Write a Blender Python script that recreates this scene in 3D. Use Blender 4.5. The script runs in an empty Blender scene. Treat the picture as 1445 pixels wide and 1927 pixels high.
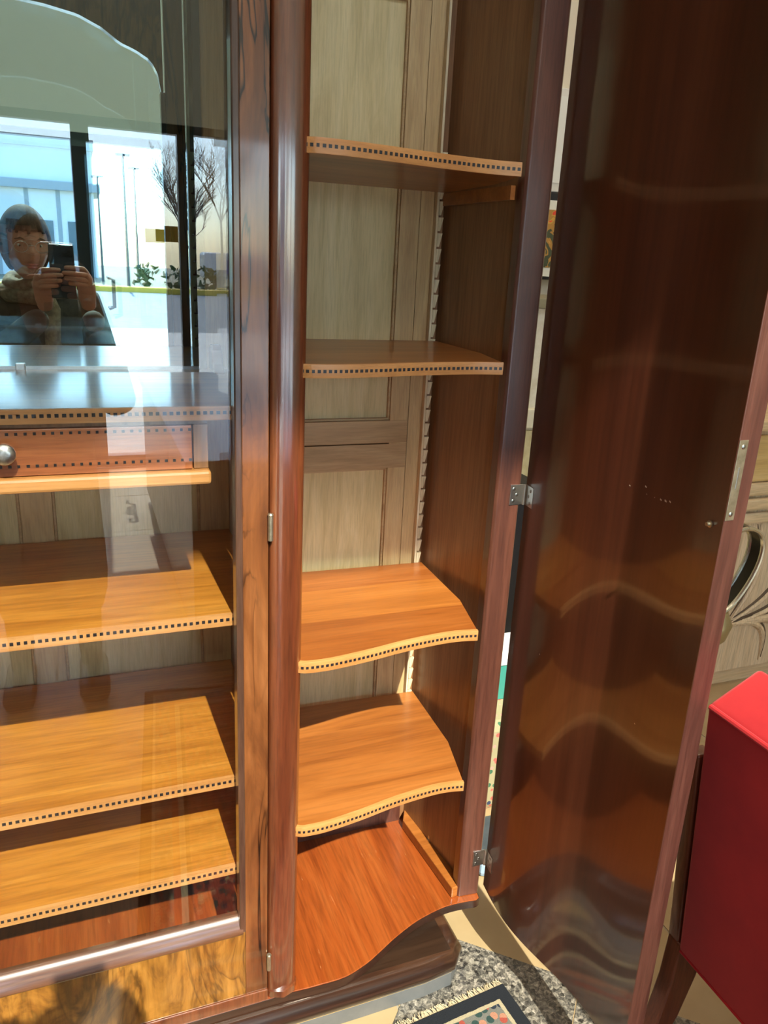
import bpy, bmesh, math, random
from mathutils import Vector, Matrix, Euler
random.seed(7)
S = bpy.context.scene
C = S.collection
H = 1.295            # height of the photographer's phone above the floor; z below is measured from it

# ------------------------------------------------------------------ camera, sky, sun, exposure
cam_d = bpy.data.cameras.new('camera'); cam = bpy.data.objects.new('camera', cam_d); C.objects.link(cam)
Mx = Vector((0.93263917, -0.06602228, 0.35471854))   # world X in camera axes (right, down, forward)
Mz = Vector((-0.04823042, 0.95148093, 0.30390438))   # world down
My = Vector((-0.35757239, -0.30054135, 0.8842041))   # world Y
def cam_axis(i):                                      # camera axis i expressed in world axes
    return Vector((Mx[i], My[i], -Mz[i])).normalized()
R_, D_, F_ = cam_axis(0), cam_axis(1), cam_axis(2)
rot = Matrix((R_, -D_, -F_)).transposed()
cam.matrix_world = Matrix.Translation((0, 0, H)) @ rot.to_4x4()
cam_d.sensor_fit = 'VERTICAL'; cam_d.sensor_height = 36.0; cam_d.lens = 36.0 * 1453.95 / 1927.0
cam_d.clip_start = 0.004; cam_d.clip_end = 400
S.camera = cam

w = bpy.data.worlds.new('sky'); S.world = w; w.use_nodes = True
wn = w.node_tree.nodes; wl = w.node_tree.links
bg = wn['Background']
sky = wn.new('ShaderNodeTexSky'); sky.sky_type = 'NISHITA'; sky.sun_disc = False
sky.sun_elevation = math.radians(46); sky.sun_rotation = math.radians(180); sky.air_density = 1.0; sky.dust_density = 1.5; sky.altitude = 50
wb = wn.new('ShaderNodeMixRGB'); wb.blend_type = 'MULTIPLY'; wb.inputs[0].default_value = 1; wb.inputs[2].default_value = (.86, .97, 1.12, 1)
wl.new(sky.outputs[0], wb.inputs[1]); wl.new(wb.outputs[0], bg.inputs[0]); bg.inputs[1].default_value = 0.76
sun_d = bpy.data.lights.new('sun', 'SUN'); sun_d.energy = 11.0; sun_d.angle = math.radians(0.55); sun_d.color = (1.0, 0.93, 0.80)
sun = bpy.data.objects.new('sun', sun_d); C.objects.link(sun)
sd = Vector((-0.03, 1.0, -1.05)).normalized()
sun.rotation_euler = sd.to_track_quat('-Z', 'Y').to_euler()
S.view_settings.view_transform = 'Standard'; S.view_settings.look = 'None'
S.view_settings.gamma = 1.0; S.view_settings.use_curve_mapping = False
S.view_settings.exposure = 0.08

# ------------------------------------------------------------------ materials
def mat(name, col=(.5, .5, .5), rough=.5, metal=0., coat=0., coat_rough=.05, spec=.5, emit=None, es=0.):
    m = bpy.data.materials.new(name); m.use_nodes = True
    b = m.node_tree.nodes['Principled BSDF']
    b.inputs['Base Color'].default_value = (*col, 1); b.inputs['Roughness'].default_value = rough
    b.inputs['Metallic'].default_value = metal; b.inputs['Coat Weight'].default_value = coat
    b.inputs['Coat Roughness'].default_value = coat_rough; b.inputs['Specular IOR Level'].default_value = spec
    if emit: b.inputs['Emission Color'].default_value = (*emit, 1); b.inputs['Emission Strength'].default_value = es
    return m
def nd(m, t, **k):
    n = m.node_tree.nodes.new(t)
    for a, v in k.items():
        if a in n.inputs.keys(): n.inputs[a].default_value = v
        else: setattr(n, a, v)
    return n
def lk(m, a, b): m.node_tree.links.new(a, b)
def ramp(m, stops):
    r = m.node_tree.nodes.new('ShaderNodeValToRGB'); e = r.color_ramp.elements
    while len(e) > 1: e.remove(e[-1])
    e[0].position = stops[0][0]; e[0].color = (*stops[0][1], 1)
    for p, c in stops[1:]:
        x = e.new(p); x.color = (*c, 1)
    return r
def coords(m, scale, rnd=True):
    tc = nd(m, 'ShaderNodeTexCoord'); mp = nd(m, 'ShaderNodeMapping'); mp.inputs['Scale'].default_value = scale
    if rnd:
        oi = nd(m, 'ShaderNodeObjectInfo'); vm = nd(m, 'ShaderNodeVectorMath', operation='SCALE')
        cx = nd(m, 'ShaderNodeCombineXYZ'); lk(m, oi.outputs['Random'], cx.inputs[0]); lk(m, oi.outputs['Random'], cx.inputs[1]); lk(m, oi.outputs['Random'], cx.inputs[2])
        lk(m, cx.outputs[0], vm.inputs[0]); vm.inputs['Scale'].default_value = 3.7
        ad = nd(m, 'ShaderNodeVectorMath', operation='ADD'); lk(m, tc.outputs['Object'], ad.inputs[0]); lk(m, vm.outputs[0], ad.inputs[1])
        lk(m, ad.outputs[0], mp.inputs[0])
    else: lk(m, tc.outputs['Object'], mp.inputs[0])
    return mp.outputs[0]
def wood(name, dark, mid, light, grain='Z', k=22., stretch=.07, rough=.4, coat=.0, coat_rough=.08, vein=0., bump=.04, pore=.25, wear=None, distort=1.2):
    m = mat(name, mid, rough, 0, coat, coat_rough)
    b = m.node_tree.nodes['Principled BSDF']
    sc = [k, k, k]; sc['XYZ'.index(grain)] = k * stretch
    v = coords(m, sc)
    n1 = nd(m, 'ShaderNodeTexNoise', Scale=1.0, Detail=6.0, Roughness=.6, Distortion=distort); lk(m, v, n1.inputs['Vector'])
    r1 = ramp(m, [(.30, dark), (.5, mid), (.72, light)]); lk(m, n1.outputs['Fac'], r1.inputs[0])
    sp = [k * 14, k * 14, k * 14]; sp['XYZ'.index(grain)] = k * .8
    v2 = coords(m, sp)
    n2 = nd(m, 'ShaderNodeTexNoise', Scale=1.0, Detail=3.0, Roughness=.65); lk(m, v2, n2.inputs['Vector'])
    r2 = ramp(m, [(.36, (1 - pore,) * 3), (.55, (1, 1, 1)), (.75, (1 + pore * .3,) * 3)]); lk(m, n2.outputs['Fac'], r2.inputs[0])
    mx = nd(m, 'ShaderNodeMixRGB', blend_type='MULTIPLY'); mx.inputs[0].default_value = 1
    lk(m, r1.outputs[0], mx.inputs[1]); lk(m, r2.outputs[0], mx.inputs[2])
    out = mx.outputs[0]
    if vein:
        sv = [9, 9, 9]; sv['XYZ'.index(grain)] = 2.2
        v3 = coords(m, sv)
        n3 = nd(m, 'ShaderNodeTexNoise', Scale=1.0, Detail=4.0, Roughness=.55, Distortion=1.6); lk(m, v3, n3.inputs['Vector'])
        r3 = ramp(m, [(.478, (1, 1, 1)), (.497, (1 - vein,) * 3), (.505, (1 - vein,) * 3), (.512, (.72, .66, .6)), (.55, (1, 1, 1))]); lk(m, n3.outputs['Fac'], r3.inputs[0])
        m3 = nd(m, 'ShaderNodeMixRGB', blend_type='MULTIPLY'); m3.inputs[0].default_value = 1
        n5 = nd(m, 'ShaderNodeTexNoise', Scale=.55, Detail=1.0); lk(m, v3, n5.inputs['Vector']); r5 = ramp(m, [(.27, (0, 0, 0)), (.35, (1, 1, 1))]); lk(m, n5.outputs['Fac'], r5.inputs[0]); lk(m, r5.outputs[0], m3.inputs[0])
        lk(m, out, m3.inputs[1]); lk(m, r3.outputs[0], m3.inputs[2]); out = m3.outputs[0]
    if wear:
        v4 = coords(m, (70, 9, 30), False)
        n4 = nd(m, 'ShaderNodeTexNoise', Scale=1.0, Detail=5.0, Roughness=.7); lk(m, v4, n4.inputs['Vector'])
        r4 = ramp(m, [(.64, (0, 0, 0)), (.72, (.7, .7, .7))]); lk(m, n4.outputs['Fac'], r4.inputs[0])
        m4 = nd(m, 'ShaderNodeMixRGB'); lk(m, r4.outputs[0], m4.inputs[0]); lk(m, out, m4.inputs[1]); m4.inputs[2].default_value = (*wear, 1); out = m4.outputs[0]
    lk(m, out, b.inputs['Base Color'])
    bp = nd(m, 'ShaderNodeBump', Strength=bump, Distance=.002); lk(m, n2.outputs['Fac'], bp.inputs['Height']); lk(m, bp.outputs[0], b.inputs['Normal'])
    return m
def noisy(name, a, b_, scale=30., rough=.6, metal=0., coat=0., bump=.1, detail=5.):
    m = mat(name, a, rough, metal, coat); b = m.node_tree.nodes['Principled BSDF']
    v = coords(m, (scale,) * 3); n = nd(m, 'ShaderNodeTexNoise', Scale=1.0, Detail=detail, Roughness=.6); lk(m, v, n.inputs['Vector'])
    r = ramp(m, [(.35, a), (.65, b_)]); lk(m, n.outputs['Fac'], r.inputs[0]); lk(m, r.outputs[0], b.inputs['Base Color'])
    bp = nd(m, 'ShaderNodeBump', Strength=bump, Distance=.003); lk(m, n.outputs['Fac'], bp.inputs['Height']); lk(m, bp.outputs[0], b.inputs['Normal'])
    return m
M = {}
M['shelf'] = wood('shelf mahogany', (.36, .115, .014), (.52, .19, .024), (.62, .255, .040), 'X', 16, .09, .34, .8, .12, pore=.22)
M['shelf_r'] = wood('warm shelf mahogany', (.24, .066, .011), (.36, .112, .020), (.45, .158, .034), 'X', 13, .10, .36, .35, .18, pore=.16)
M['edge'] = wood('pale shelf edge', (.46, .18, .045), (.56, .24, .07), (.64, .31, .11), 'X', 30, .08, .42, .2, .2, pore=.12)
M['inlay_light'] = mat('boxwood inlay', (.74, .48, .22), .45)
M['inlay_dark'] = mat('ebony inlay', (.018, .014, .016), .4)
M['base'] = wood('red mahogany base', (.20, .036, .006), (.30, .062, .010), (.38, .10, .02), 'Y', 14, .07, .33, .35, .16, pore=.25, wear=(.62, .30, .12))
M['base_edge'] = wood('dark base edge', (.022, .008, .005), (.038, .014, .008), (.06, .022, .012), 'X', 20, .08, .35, .3, .15)
M['back'] = wood('pale back panel', (.52, .385, .17), (.64, .49, .235), (.71, .56, .29), 'Z', 26, .10, .55, .12, .25, pore=.13)
M['back_frame'] = wood('back frame stile', (.44, .27, .11), (.55, .36, .16), (.64, .45, .22), 'Z', 26, .10, .5, .12, .25, pore=.14)
M['back_rail'] = wood('back frame rail', (.36, .215, .09), (.46, .29, .13), (.54, .37, .185), 'X', 22, .10, .5, .12, .25, pore=.14)
M['rack'] = wood('pale sawtooth rack', (.62, .48, .28), (.72, .58, .36), (.78, .65, .44), 'Z', 30, .1, .55)
M['side'] = wood('side panel walnut', (.18, .078, .030), (.265, .120, .048), (.33, .16, .068), 'Z', 13, .06, .42, .25, .2, pore=.22)
M['post'] = wood('polished mahogany post', (.10, .022, .008), (.165, .042, .014), (.23, .068, .022), 'Z', 18, .05, .3, .9, .07, pore=.3)
M['post'].node_tree.nodes['Principled BSDF'].inputs['Coat IOR'].default_value = 1.9; M['post'].node_tree.nodes['Principled BSDF'].inputs['Coat Roughness'].default_value = .11
M['stile'] = wood('dark mahogany stile', (.070, .022, .014), (.120, .040, .024), (.175, .062, .036), 'Z', 18, .06, .35, .5, .14, pore=.25)
M['door'] = wood('polished door mahogany', (.052, .012, .005), (.078, .019, .008), (.105, .028, .011), 'Z', 9, .05, .32, 1.0, .085, pore=.12, bump=.01)
M['burl'] = wood('figured walnut veneer', (.10, .030, .009), (.205, .066, .018), (.30, .108, .034), 'Z', 10, .22, .3, .8, .06, vein=.93, pore=.18, distort=2.5)
M['burl_h'] = wood('figured walnut rail veneer', (.12, .045, .009), (.32, .13, .02), (.43, .19, .035), 'Z', 13, .55, .3, .8, .07, vein=.45, pore=.22, distort=3.5)
M['bead'] = wood('dark moulding', (.045, .020, .013), (.085, .038, .022), (.13, .06, .035), 'Z', 24, .1, .3, .7, .08)
M['bead_h'] = wood('polished moulding', (.055, .02, .010), (.10, .038, .017), (.15, .06, .028), 'X', 24, .06, .3, .7, .12)
M['steel'] = noisy('nickel', (.62, .62, .60), (.72, .71, .67), 60, .28, 1.0, bump=.03)
M['brass'] = noisy('tarnished brass', (.42, .36, .25), (.60, .52, .38), 90, .35, .9, bump=.08)
M['knob'] = noisy('aged knob metal', (.32, .31, .29), (.50, .49, .46), 200, .32, 1.0, bump=.1)
M['screw'] = mat('screw metal', (.40, .39, .36), .3, 1.0)
M['slot'] = mat('screw slot', (.03, .03, .03), .7)
M['strip'] = noisy('grey plinth strip', (.14, .145, .15), (.18, .18, .18), 18, .38, .3, bump=.02)
M['gilt'] = mat('gilt line', (.75, .52, .20), .3, .8)
M['black'] = mat('black', (.012, .012, .014), .5)
M['blackframe'] = mat('black aluminium', (.02, .03, .04), .35, .3)
def glass(name, tint, base=.045, gloss_rough=0.):
    m = bpy.data.materials.new(name); m.use_nodes = True; nt = m.node_tree; nt.nodes.remove(nt.nodes['Principled BSDF'])
    out = nt.nodes['Material Output']; tr = nd(m, 'ShaderNodeBsdfTransparent'); tr.inputs[0].default_value = (*tint, 1)
    gl = nd(m, 'ShaderNodeBsdfGlossy'); gl.inputs['Roughness'].default_value = gloss_rough; gl.inputs[0].default_value = (1, 1, 1, 1)
    lw = nd(m, 'ShaderNodeLayerWeight'); lw.inputs[0].default_value = .5
    pw = nd(m, 'ShaderNodeMath', operation='POWER'); lk(m, lw.outputs['Facing'], pw.inputs[0]); pw.inputs[1].default_value = 5
    ml = nd(m, 'ShaderNodeMath', operation='MULTIPLY_ADD'); lk(m, pw.outputs[0], ml.inputs[0]); ml.inputs[1].default_value = 1 - base; ml.inputs[2].default_value = base
    mx = nd(m, 'ShaderNodeMixShader'); lk(m, ml.outputs[0], mx.inputs[0]); lk(m, tr.outputs[0], mx.inputs[1]); lk(m, gl.outputs[0], mx.inputs[2])
    lk(m, mx.outputs[0], out.inputs[0]); return m
M['pane'] = glass('bevelled door glass', (.97, .985, .985), .07)
M['window'] = glass('shop window glass', (.93, .97, .97), .04)
M['mirror'] = mat('mirror silver', (.64, .85, .88), .0, 1.0)
M['wall'] = mat('cream wall paint', (.72, .62, .46), .8)
M['ceil'] = mat('ceiling paint', (.80, .88, .88), .85)

# ------------------------------------------------------------------ mesh helpers
def wl_of(p): 
    v = Vector((0, 0, 0))
    while p: v += p.location; p = p.parent
    return v
class MB:
    def __init__(s): s.v = []; s.f = []; s.mi = []; s.cur = 0
    def add(s, vs, fs):
        o = len(s.v); s.v += [(a, b, c + H) for a, b, c in vs]; s.f += [tuple(i + o for i in f) for f in fs]; s.mi += [s.cur] * len(fs); return s
    def box(s, x0, x1, y0, y1, z0, z1):
        vs = [(x, y, z) for z in (z0, z1) for y in (y0, y1) for x in (x0, x1)]
        return s.add(vs, [(0, 2, 3, 1), (4, 5, 7, 6), (0, 1, 5, 4), (2, 6, 7, 3), (0, 4, 6, 2), (1, 3, 7, 5)])
    def prism(s, poly, z0, z1):                      # plan polygon (x, y), counter-clockwise
        a = sum(poly[i][0] * poly[(i + 1) % len(poly)][1] - poly[(i + 1) % len(poly)][0] * poly[i][1] for i in range(len(poly)))
        if a < 0: poly = poly[::-1]
        n = len(poly)
        vs = [(x, y, z0) for x, y in poly] + [(x, y, z1) for x, y in poly]
        return s.add(vs, [tuple(range(n - 1, -1, -1)), tuple(range(n, 2 * n))] + [(i, (i + 1) % n, n + (i + 1) % n, n + i) for i in range(n)])
    def extr(s, prof, p0, p1, up=(0, 0, 1)):         # section (across, up) swept from p0 to p1
        p0, p1 = Vector(p0), Vector(p1); t = (p1 - p0).normalized(); u = Vector(up); a = t.cross(u).normalized(); u = a.cross(t)
        n = len(prof); vs = [tuple(p + a * x + u * y) for p in (p0, p1) for x, y in prof]
        return s.add(vs, [tuple(range(n)), tuple(range(2 * n - 1, n - 1, -1))] + [(i, n + i, n + (i + 1) % n, (i + 1) % n) for i in range(n)])
    def sweep(s, path, prof, closed=False):          # plan path of (x, y), section (outward, z) on the right-hand side
        n = len(path); m_ = len(prof); vs = []
        for i, (x, y) in enumerate(path):
            a = path[i - 1] if (i > 0 or closed) else path[i]; b = path[(i + 1) % n] if (i < n - 1 or closed) else path[i]
            t = Vector((b[0] - a[0], b[1] - a[1])).normalized(); nx, ny = t.y, -t.x
            vs += [(x + nx * o, y + ny * o, z) for o, z in prof]
        fs = [(i * m_ + j, ((i + 1) % n) * m_ + j, ((i + 1) % n) * m_ + (j + 1) % m_, i * m_ + (j + 1) % m_) for i in range(n if closed else n - 1) for j in range(m_)]
        if not closed: fs += [tuple(range(m_)), tuple(range(n * m_ - 1, (n - 1) * m_ - 1, -1))]
        return s.add(vs, fs)
    def tube(s, pts, r, k=10, cap=True):
        pts = [Vector(p) for p in pts]; vs = []; rr = r if isinstance(r, (list, tuple)) else [r] * len(pts)
        prev = None
        for i, p in enumerate(pts):
            t = (pts[min(i + 1, len(pts) - 1)] - pts[max(i - 1, 0)]).normalized()
            if prev is None: prev = t.orthogonal().normalized()
            prev = (prev - t * prev.dot(t)).normalized(); q = t.cross(prev)
            vs += [tuple(p + (prev * math.cos(2 * math.pi * j / k) + q * math.sin(2 * math.pi * j / k)) * rr[i]) for j in range(k)]
        fs = [(i * k + j, i * k + (j + 1) % k, (i + 1) * k + (j + 1) % k, (i + 1) * k + j) for i in range(len(pts) - 1) for j in range(k)]
        if cap: fs += [tuple(range(k - 1, -1, -1)), tuple(range((len(pts) - 1) * k, len(pts) * k))]
        return s.add(vs, fs)
    def lathe(s, c, prof, axis='Z', k=20):           # prof (radius, along)
        vs = []
        for r, h in prof:
            for j in range(k):
                a = 2 * math.pi * j / k; u, v_ = r * math.cos(a), r * math.sin(a)
                d = {'Z': (u, v_, h), 'Y': (u, h, v_), 'X': (h, u, v_)}[axis]; vs.append((c[0] + d[0], c[1] + d[1], c[2] + d[2]))
        n = len(prof); fs = [(i * k + j, i * k + (j + 1) % k, (i + 1) * k + (j + 1) % k, (i + 1) * k + j) for i in range(n - 1) for j in range(k)]
        fs += [tuple(range(k - 1, -1, -1)), tuple(range((n - 1) * k, n * k))]
        return s.add(vs, fs)
    def build(s, name, m, parent=None, smooth=False, bevel=0., seg=2, auto=True):
        o0 = wl_of(parent); me = bpy.data.meshes.new(name)
        me.from_pydata([(a - o0.x, b - o0.y, c - o0.z) for a, b, c in s.v], [], s.f)
        ms = m if isinstance(m, list) else [m]
        for q in ms: me.materials.append(q)
        if len(ms) > 1:
            for p, i in zip(me.polygons, s.mi): p.material_index = i
        bm = bmesh.new(); bm.from_mesh(me); bmesh.ops.recalc_face_normals(bm, faces=bm.faces); bm.to_mesh(me); bm.free()
        o = bpy.data.objects.new(name, me); C.objects.link(o); o.parent = parent
        if smooth:
            me.shade_smooth()
            if auto: me.set_sharp_from_angle(angle=math.radians(40))
        if bevel:
            b = o.modifiers.new('b', 'BEVEL'); b.width = bevel; b.segments = seg; b.limit_method = 'ANGLE'; b.angle_limit = math.radians(40)
        return o
def box(name, m, parent, x0, x1, y0, y1, z0, z1, bevel=0.): return MB().box(x0, x1, y0, y1, z0, z1).build(name, m, parent, bevel=bevel)
def thing(name, label, cat, loc, group=None):
    o = bpy.data.objects.new(name, None); C.objects.link(o); o.location = (loc[0], loc[1], loc[2] + H); o.empty_display_size = .05
    o['label'] = label; o['category'] = cat
    if group: o['group'] = group
    return o
def tag(o, label, cat, group=None):
    o['label'] = label; o['category'] = cat
    if group: o['group'] = group
    return o
def struct(o): o['kind'] = 'structure'; return o
def copy_at(src, parent, loc):
    o = src.copy(); C.objects.link(o); o.parent = parent; o.location = loc; return o
def lerp(a, b, t): return a + (b - a) * t
def smooth_curve(pts, n=6):                          # Catmull-Rom through plan points
    out = []
    P = [pts[0]] + list(pts) + [pts[-1]]
    for i in range(1, len(P) - 2):
        p0, p1, p2, p3 = (Vector(P[j]) for j in (i - 1, i, i + 1, i + 2))
        for k in range(n):
            t = k / n
            out.append(tuple(.5 * ((2 * p1) + (p2 - p0) * t + (2 * p0 - 5 * p1 + 4 * p2 - p3) * t * t + (3 * p1 - p0 - 3 * p2 + p3) * t ** 3)))
    out.append(tuple(pts[-1])); return out

# ------------------------------------------------------------------ room shell
FZ = -H
X0, X1, Y0, Y1, ZC = -4.2, 5.2, -3.0, 2.45, 4.25
fl = struct(box('floor', noisy('tile joint mortar', (.30, .25, .18), (.36, .30, .22), 40, .8), None, X0, X1, Y0, Y1, FZ - .06, FZ - .0015))
tile_m = noisy('beige floor tile', (.35, .24, .12), (.42, .30, .16), 5, .5, bump=.0)
t0 = MB().box(0, .595, 0, .595, FZ - .0015, FZ).build('tile', tile_m, fl); first = True
base_me = t0.data; t0['label'] = 'square beige polished stone tile'
nx = 0
for i in range(16):
    for j in range(10):
        x, y = X0 + .05 + i * .6 - .18, Y0 + j * .6 + .04
        if x + .6 > X1: continue
        if first: t0.location = (x, y, 0); first = False; continue
        o = t0.copy(); C.objects.link(o); o.parent = fl; o.location = (x, y, 0)
        if y + .6 > Y1: bpy.data.objects.remove(o)
def granite_mat():
    m = mat('speckled grey granite', (.3, .3, .3), .22, coat=.4); b = m.node_tree.nodes['Principled BSDF']
    v = coords(m, (150, 150, 150)); vo = nd(m, 'ShaderNodeTexVoronoi', Scale=1.0, Randomness=1.0); lk(m, v, vo.inputs['Vector'])
    n = nd(m, 'ShaderNodeTexNoise', Scale=.8, Detail=6.0, Roughness=.7, Distortion=.8); lk(m, v, n.inputs['Vector'])
    r = ramp(m, [(.36, (.02, .02, .02)), (.45, (.09, .08, .07)), (.53, (.17, .15, .125)), (.66, (.30, .27, .23))]); lk(m, n.outputs['Fac'], r.inputs[0])
    sx = nd(m, 'ShaderNodeSeparateXYZ'); lk(m, vo.outputs['Color'], sx.inputs[0])
    r2 = ramp(m, [(.0, (.25, .25, .25)), (.3, (.8, .8, .8)), (.6, (1.1, 1.08, 1.02)), (1, (1.6, 1.55, 1.5))]); lk(m, sx.outputs[0], r2.inputs[0])
    mx = nd(m, 'ShaderNodeMixRGB', blend_type='MULTIPLY'); mx.inputs[0].default_value = 1; lk(m, r.outputs[0], mx.inputs[1]); lk(m, r2.outputs[0], mx.inputs[2])
    lk(m, mx.outputs[0], b.inputs['Base Color']); return m
gr = granite_mat()
a0 = Vector((.596, 1.11)); u1 = Vector((.74, -.67)); u2 = Vector((-.67, -.74))
for a in (0, 1):
    for b_ in (0, 1):
        s0 = a * .302; s1 = s0 + .3; r0 = b_ * .302; r1 = r0 + .3
        poly = [tuple(a0 + u1 * p + u2 * q) for p, q in ((s0, r0), (s1, r0), (s1, r1), (s0, r1))]
        g = MB().prism(poly, FZ - .001, FZ + .0012).build('granite_tile', gr, fl)
        if a == b_ == 0: g['label'] = 'speckled grey granite inset tile'
struct(box('ceiling', M['ceil'], None, X0, X1, Y0 - .15, Y1 + .1, ZC, ZC + .1))
struct(box('wall_back', M['wall'], None, X0, X1, Y1, Y1 + .1, FZ, ZC))
struct(box('wall_left', mat('left wall paint', (.55, .55, .52), .8), None, X0 - .1, X0, Y0 - .15, Y1, FZ, ZC))
struct(box('wall_right', M['wall'], None, X1, X1 + .1, Y0 - .15, Y1, FZ, ZC))
# shop front: low openings with black frames, a solid band, added clerestory above
HB = .66
wf = MB()
wf.box(X0, X1, Y0 - .15, Y0, HB + .05, 2.45).box(X0, X1, Y0 - .15, Y0, 4.13, ZC)
wf.box(X0, -.5, Y0 - .15, Y0, 2.45, 4.13).box(1.5, X1, Y0 - .15, Y0, 2.45, 4.13)
wf.box(X0, -1.55, Y0 - .15, Y0, FZ, HB + .05).box(2.5, X1, Y0 - .15, Y0, FZ, HB + .05)
struct(wf.build('wall_front', mat('front wall paint', (.74, .88, .90), .8)))
def window(name, x0, x1, z0, z1, t=.045):
    f = MB().box(x0, x1, Y0 - .1, Y0 - .03, z1 - t, z1).box(x0, x1, Y0 - .1, Y0 - .03, z0, z0 + t * 1.4)
    f.box(x0, x0 + t, Y0 - .1, Y0 - .03, z0, z1).box(x1 - t, x1, Y0 - .1, Y0 - .03, z0, z1)
    f = struct(f.build(name, M['blackframe']))
    MB().box(x0 + t, x1 - t, Y0 - .07, Y0 - .064, z0 + t, z1 - t).build('window_pane', M['window'], f)
    return f
bounds = [-1.55, -.62, .08, .66, 1.55, 2.5]
k = 0
for a, b_ in zip(bounds[:-1], bounds[1:]):
    k += 1
    if a == .08:
        f = window('door_1', a, b_, FZ, HB + .05, .05)
        for hy in (-.0, -.13):
            hb = MB().tube([(.22, Y0 - .03 + hy, -.17), (.22, Y0 + .03 + hy, -.17), (.25, Y0 + .045 + hy, -.18), (.25, Y0 + .045 + hy, -.36), (.22, Y0 + .03 + hy, -.37), (.22, Y0 - .03 + hy, -.37)], .010, 8).build('pull_handle', M['blackframe'], f, smooth=True)
        MB().box(.47, .60, Y0 - .028, Y0 - .026, .07, .16).build('yellow_notice', mat('faded yellow notice', (.52, .40, .05), .6), f)
    else: window('window_%d' % k, a, b_, FZ, HB + .05)
xs = [-.5, 1.5]  # clerestory opening, added out of view and sized to let the sun in
for a, b_ in zip(xs[:-1], xs[1:]):
    k += 1; window('window_%d' % k, a, b_, 2.45, 4.13, .03)
lamp_m = mat('warm lamp diffuser', (1, .9, .7), .5, emit=(1.0, .80, .55), es=22.)  # ceiling fill lamps, added out of view to brighten the room
for x, y, lb in [(-1.4, -1.6, 'added unseen fill spotlight to the left above the shop front'), (.9, -1.5, 'added unseen fill spotlight over the display counter'), (-.6, .2, 'added unseen fill spotlight above and left of the photographer'), (1.3, .3, 'added unseen fill spotlight above the red chair'), (2.6, 1.2, 'added unseen fill spotlight above the carved sideboard'), (3.2, -.6, 'added unseen fill spotlight nearest the right wall')]:
    t = thing('fill_spotlight', lb, 'light', (x, y, ZC - .005), 'added fill spotlights')
    MB().lathe((x, y, ZC), [(.095, 0), (.10, -.01), (.09, -.05), (.075, -.05), (.07, -.02)], k=20).build('housing', mat('lamp housing', (.8, .8, .8), .4), t, smooth=True)
    MB().lathe((x, y, ZC), [(.068, -.03), (.068, -.036)], k=20).build('lamp', lamp_m, t)
    ld = bpy.data.lights.new('spot', 'AREA'); ld.shape = 'DISK'; ld.size = .13; ld.energy = 45 if 'sideboard' in lb else 9; ld.color = (1, .83, .62)
    lo = bpy.data.objects.new('lamp_light', ld); C.objects.link(lo); lo.parent = t; lo.location = (0, 0, -.055)

# ------------------------------------------------------------------ outdoors, seen in the mirror and the door glass
GZ = FZ - .03
struct(box('sidewalk', noisy('pale concrete', (.62, .60, .56), (.72, .70, .66), 3, .8), None, -60, 60, -12.5, Y0 - .15, GZ - .1, GZ))
struct(box('road', noisy('asphalt', (.16, .18, .20), (.21, .23, .25), 4, .8), None, -60, 60, -27, -12.5, GZ - .12, GZ - .02))
struct(box('far_ground', noisy('dry grass ground', (.22, .20, .12), (.32, .28, .18), 2, .9), None, -60, 60, -80, -27.8, GZ - .12, GZ - .01))
cu = MB().box(-60, 60, -27.8, -27, GZ - .1, GZ + .16).build('kerb', mat('yellow painted kerb', (.85, .55, .06), .7)); tag(cu, 'yellow painted kerb along the far side of the street', 'kerb')
bark = noisy('bare tree bark', (.10, .085, .07), (.16, .14, .12), 4, .9)
def tree(x, y, h, label, seed):
    rnd = random.Random(seed); mb = MB()
    def br(p, d, L, r, dep):
        q = p + d * L; mid = p + d * L * .5 + Vector((rnd.uniform(-1, 1), rnd.uniform(-1, 1), 0)) * L * .04
        mb.tube([tuple(p), tuple(mid), tuple(q)], [r, r * .8, r * .6], 4, False)
        if dep == 0: return
        for i in range(4):
            a = rnd.uniform(0, 6.28); nd_ = (d + Vector((math.cos(a), math.sin(a), .25)) * rnd.uniform(.35, .75)).normalized()
            br(p + d * L * rnd.uniform(.45, 1.0), nd_, L * rnd.uniform(.55, .75), r * .52, dep - 1)
    br(Vector((x, y, GZ)), Vector((0, 0, 1)), h * .30, .085, 5)
    o = mb.build('bare_tree', bark); tag(o, label, 'tree', 'bare trees across the street'); return o
tree(4.25, -31, 9, 'bare winter tree across the street, nearest the yellow notice in the reflection', 3)
tree(6.3, -35, 10, 'tall bare winter tree reflected nearest the right edge of the glass', 5)
tree(5.2, -39, 8, 'smaller bare tree standing farthest behind the kerb', 8)
leaf = noisy('evergreen leaves', (.05, .10, .03), (.12, .18, .07), 5, .8)
for i in range(5):
    x = 2.5 + i * 1.15; mb = MB(); rnd = random.Random(i)
    for q in range(60):
        a = rnd.uniform(0, 6.28); rr = rnd.uniform(0, .45); hh = rnd.uniform(.1, .85)
        c = Vector((x + rr * math.cos(a), -28.8 + rr * math.sin(a), GZ + hh)); d = Vector((rnd.uniform(-1, 1), rnd.uniform(-1, 1), rnd.uniform(0, 1))).normalized() * .22; e = d.orthogonal() * .28
        mb.add([tuple(c - e), tuple(c + e), tuple(c + e * .4 + d), tuple(c - e * .4 + d)], [(0, 1, 2, 3)])
    tag(mb.build('shrub', leaf), ['low spiky shrub behind the kerb, nearest the street lamp', 'low spiky shrub behind the kerb under the leftmost bare tree', 'low spiky shrub behind the kerb between the two nearer trees', 'low spiky shrub behind the kerb by the rightmost bare tree', 'low spiky shrub behind the kerb, nearest the white van'][i], 'shrub', 'shrubs behind the kerb')
pole_m = mat('lamp post paint', (.08, .10, .10), .5)
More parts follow.
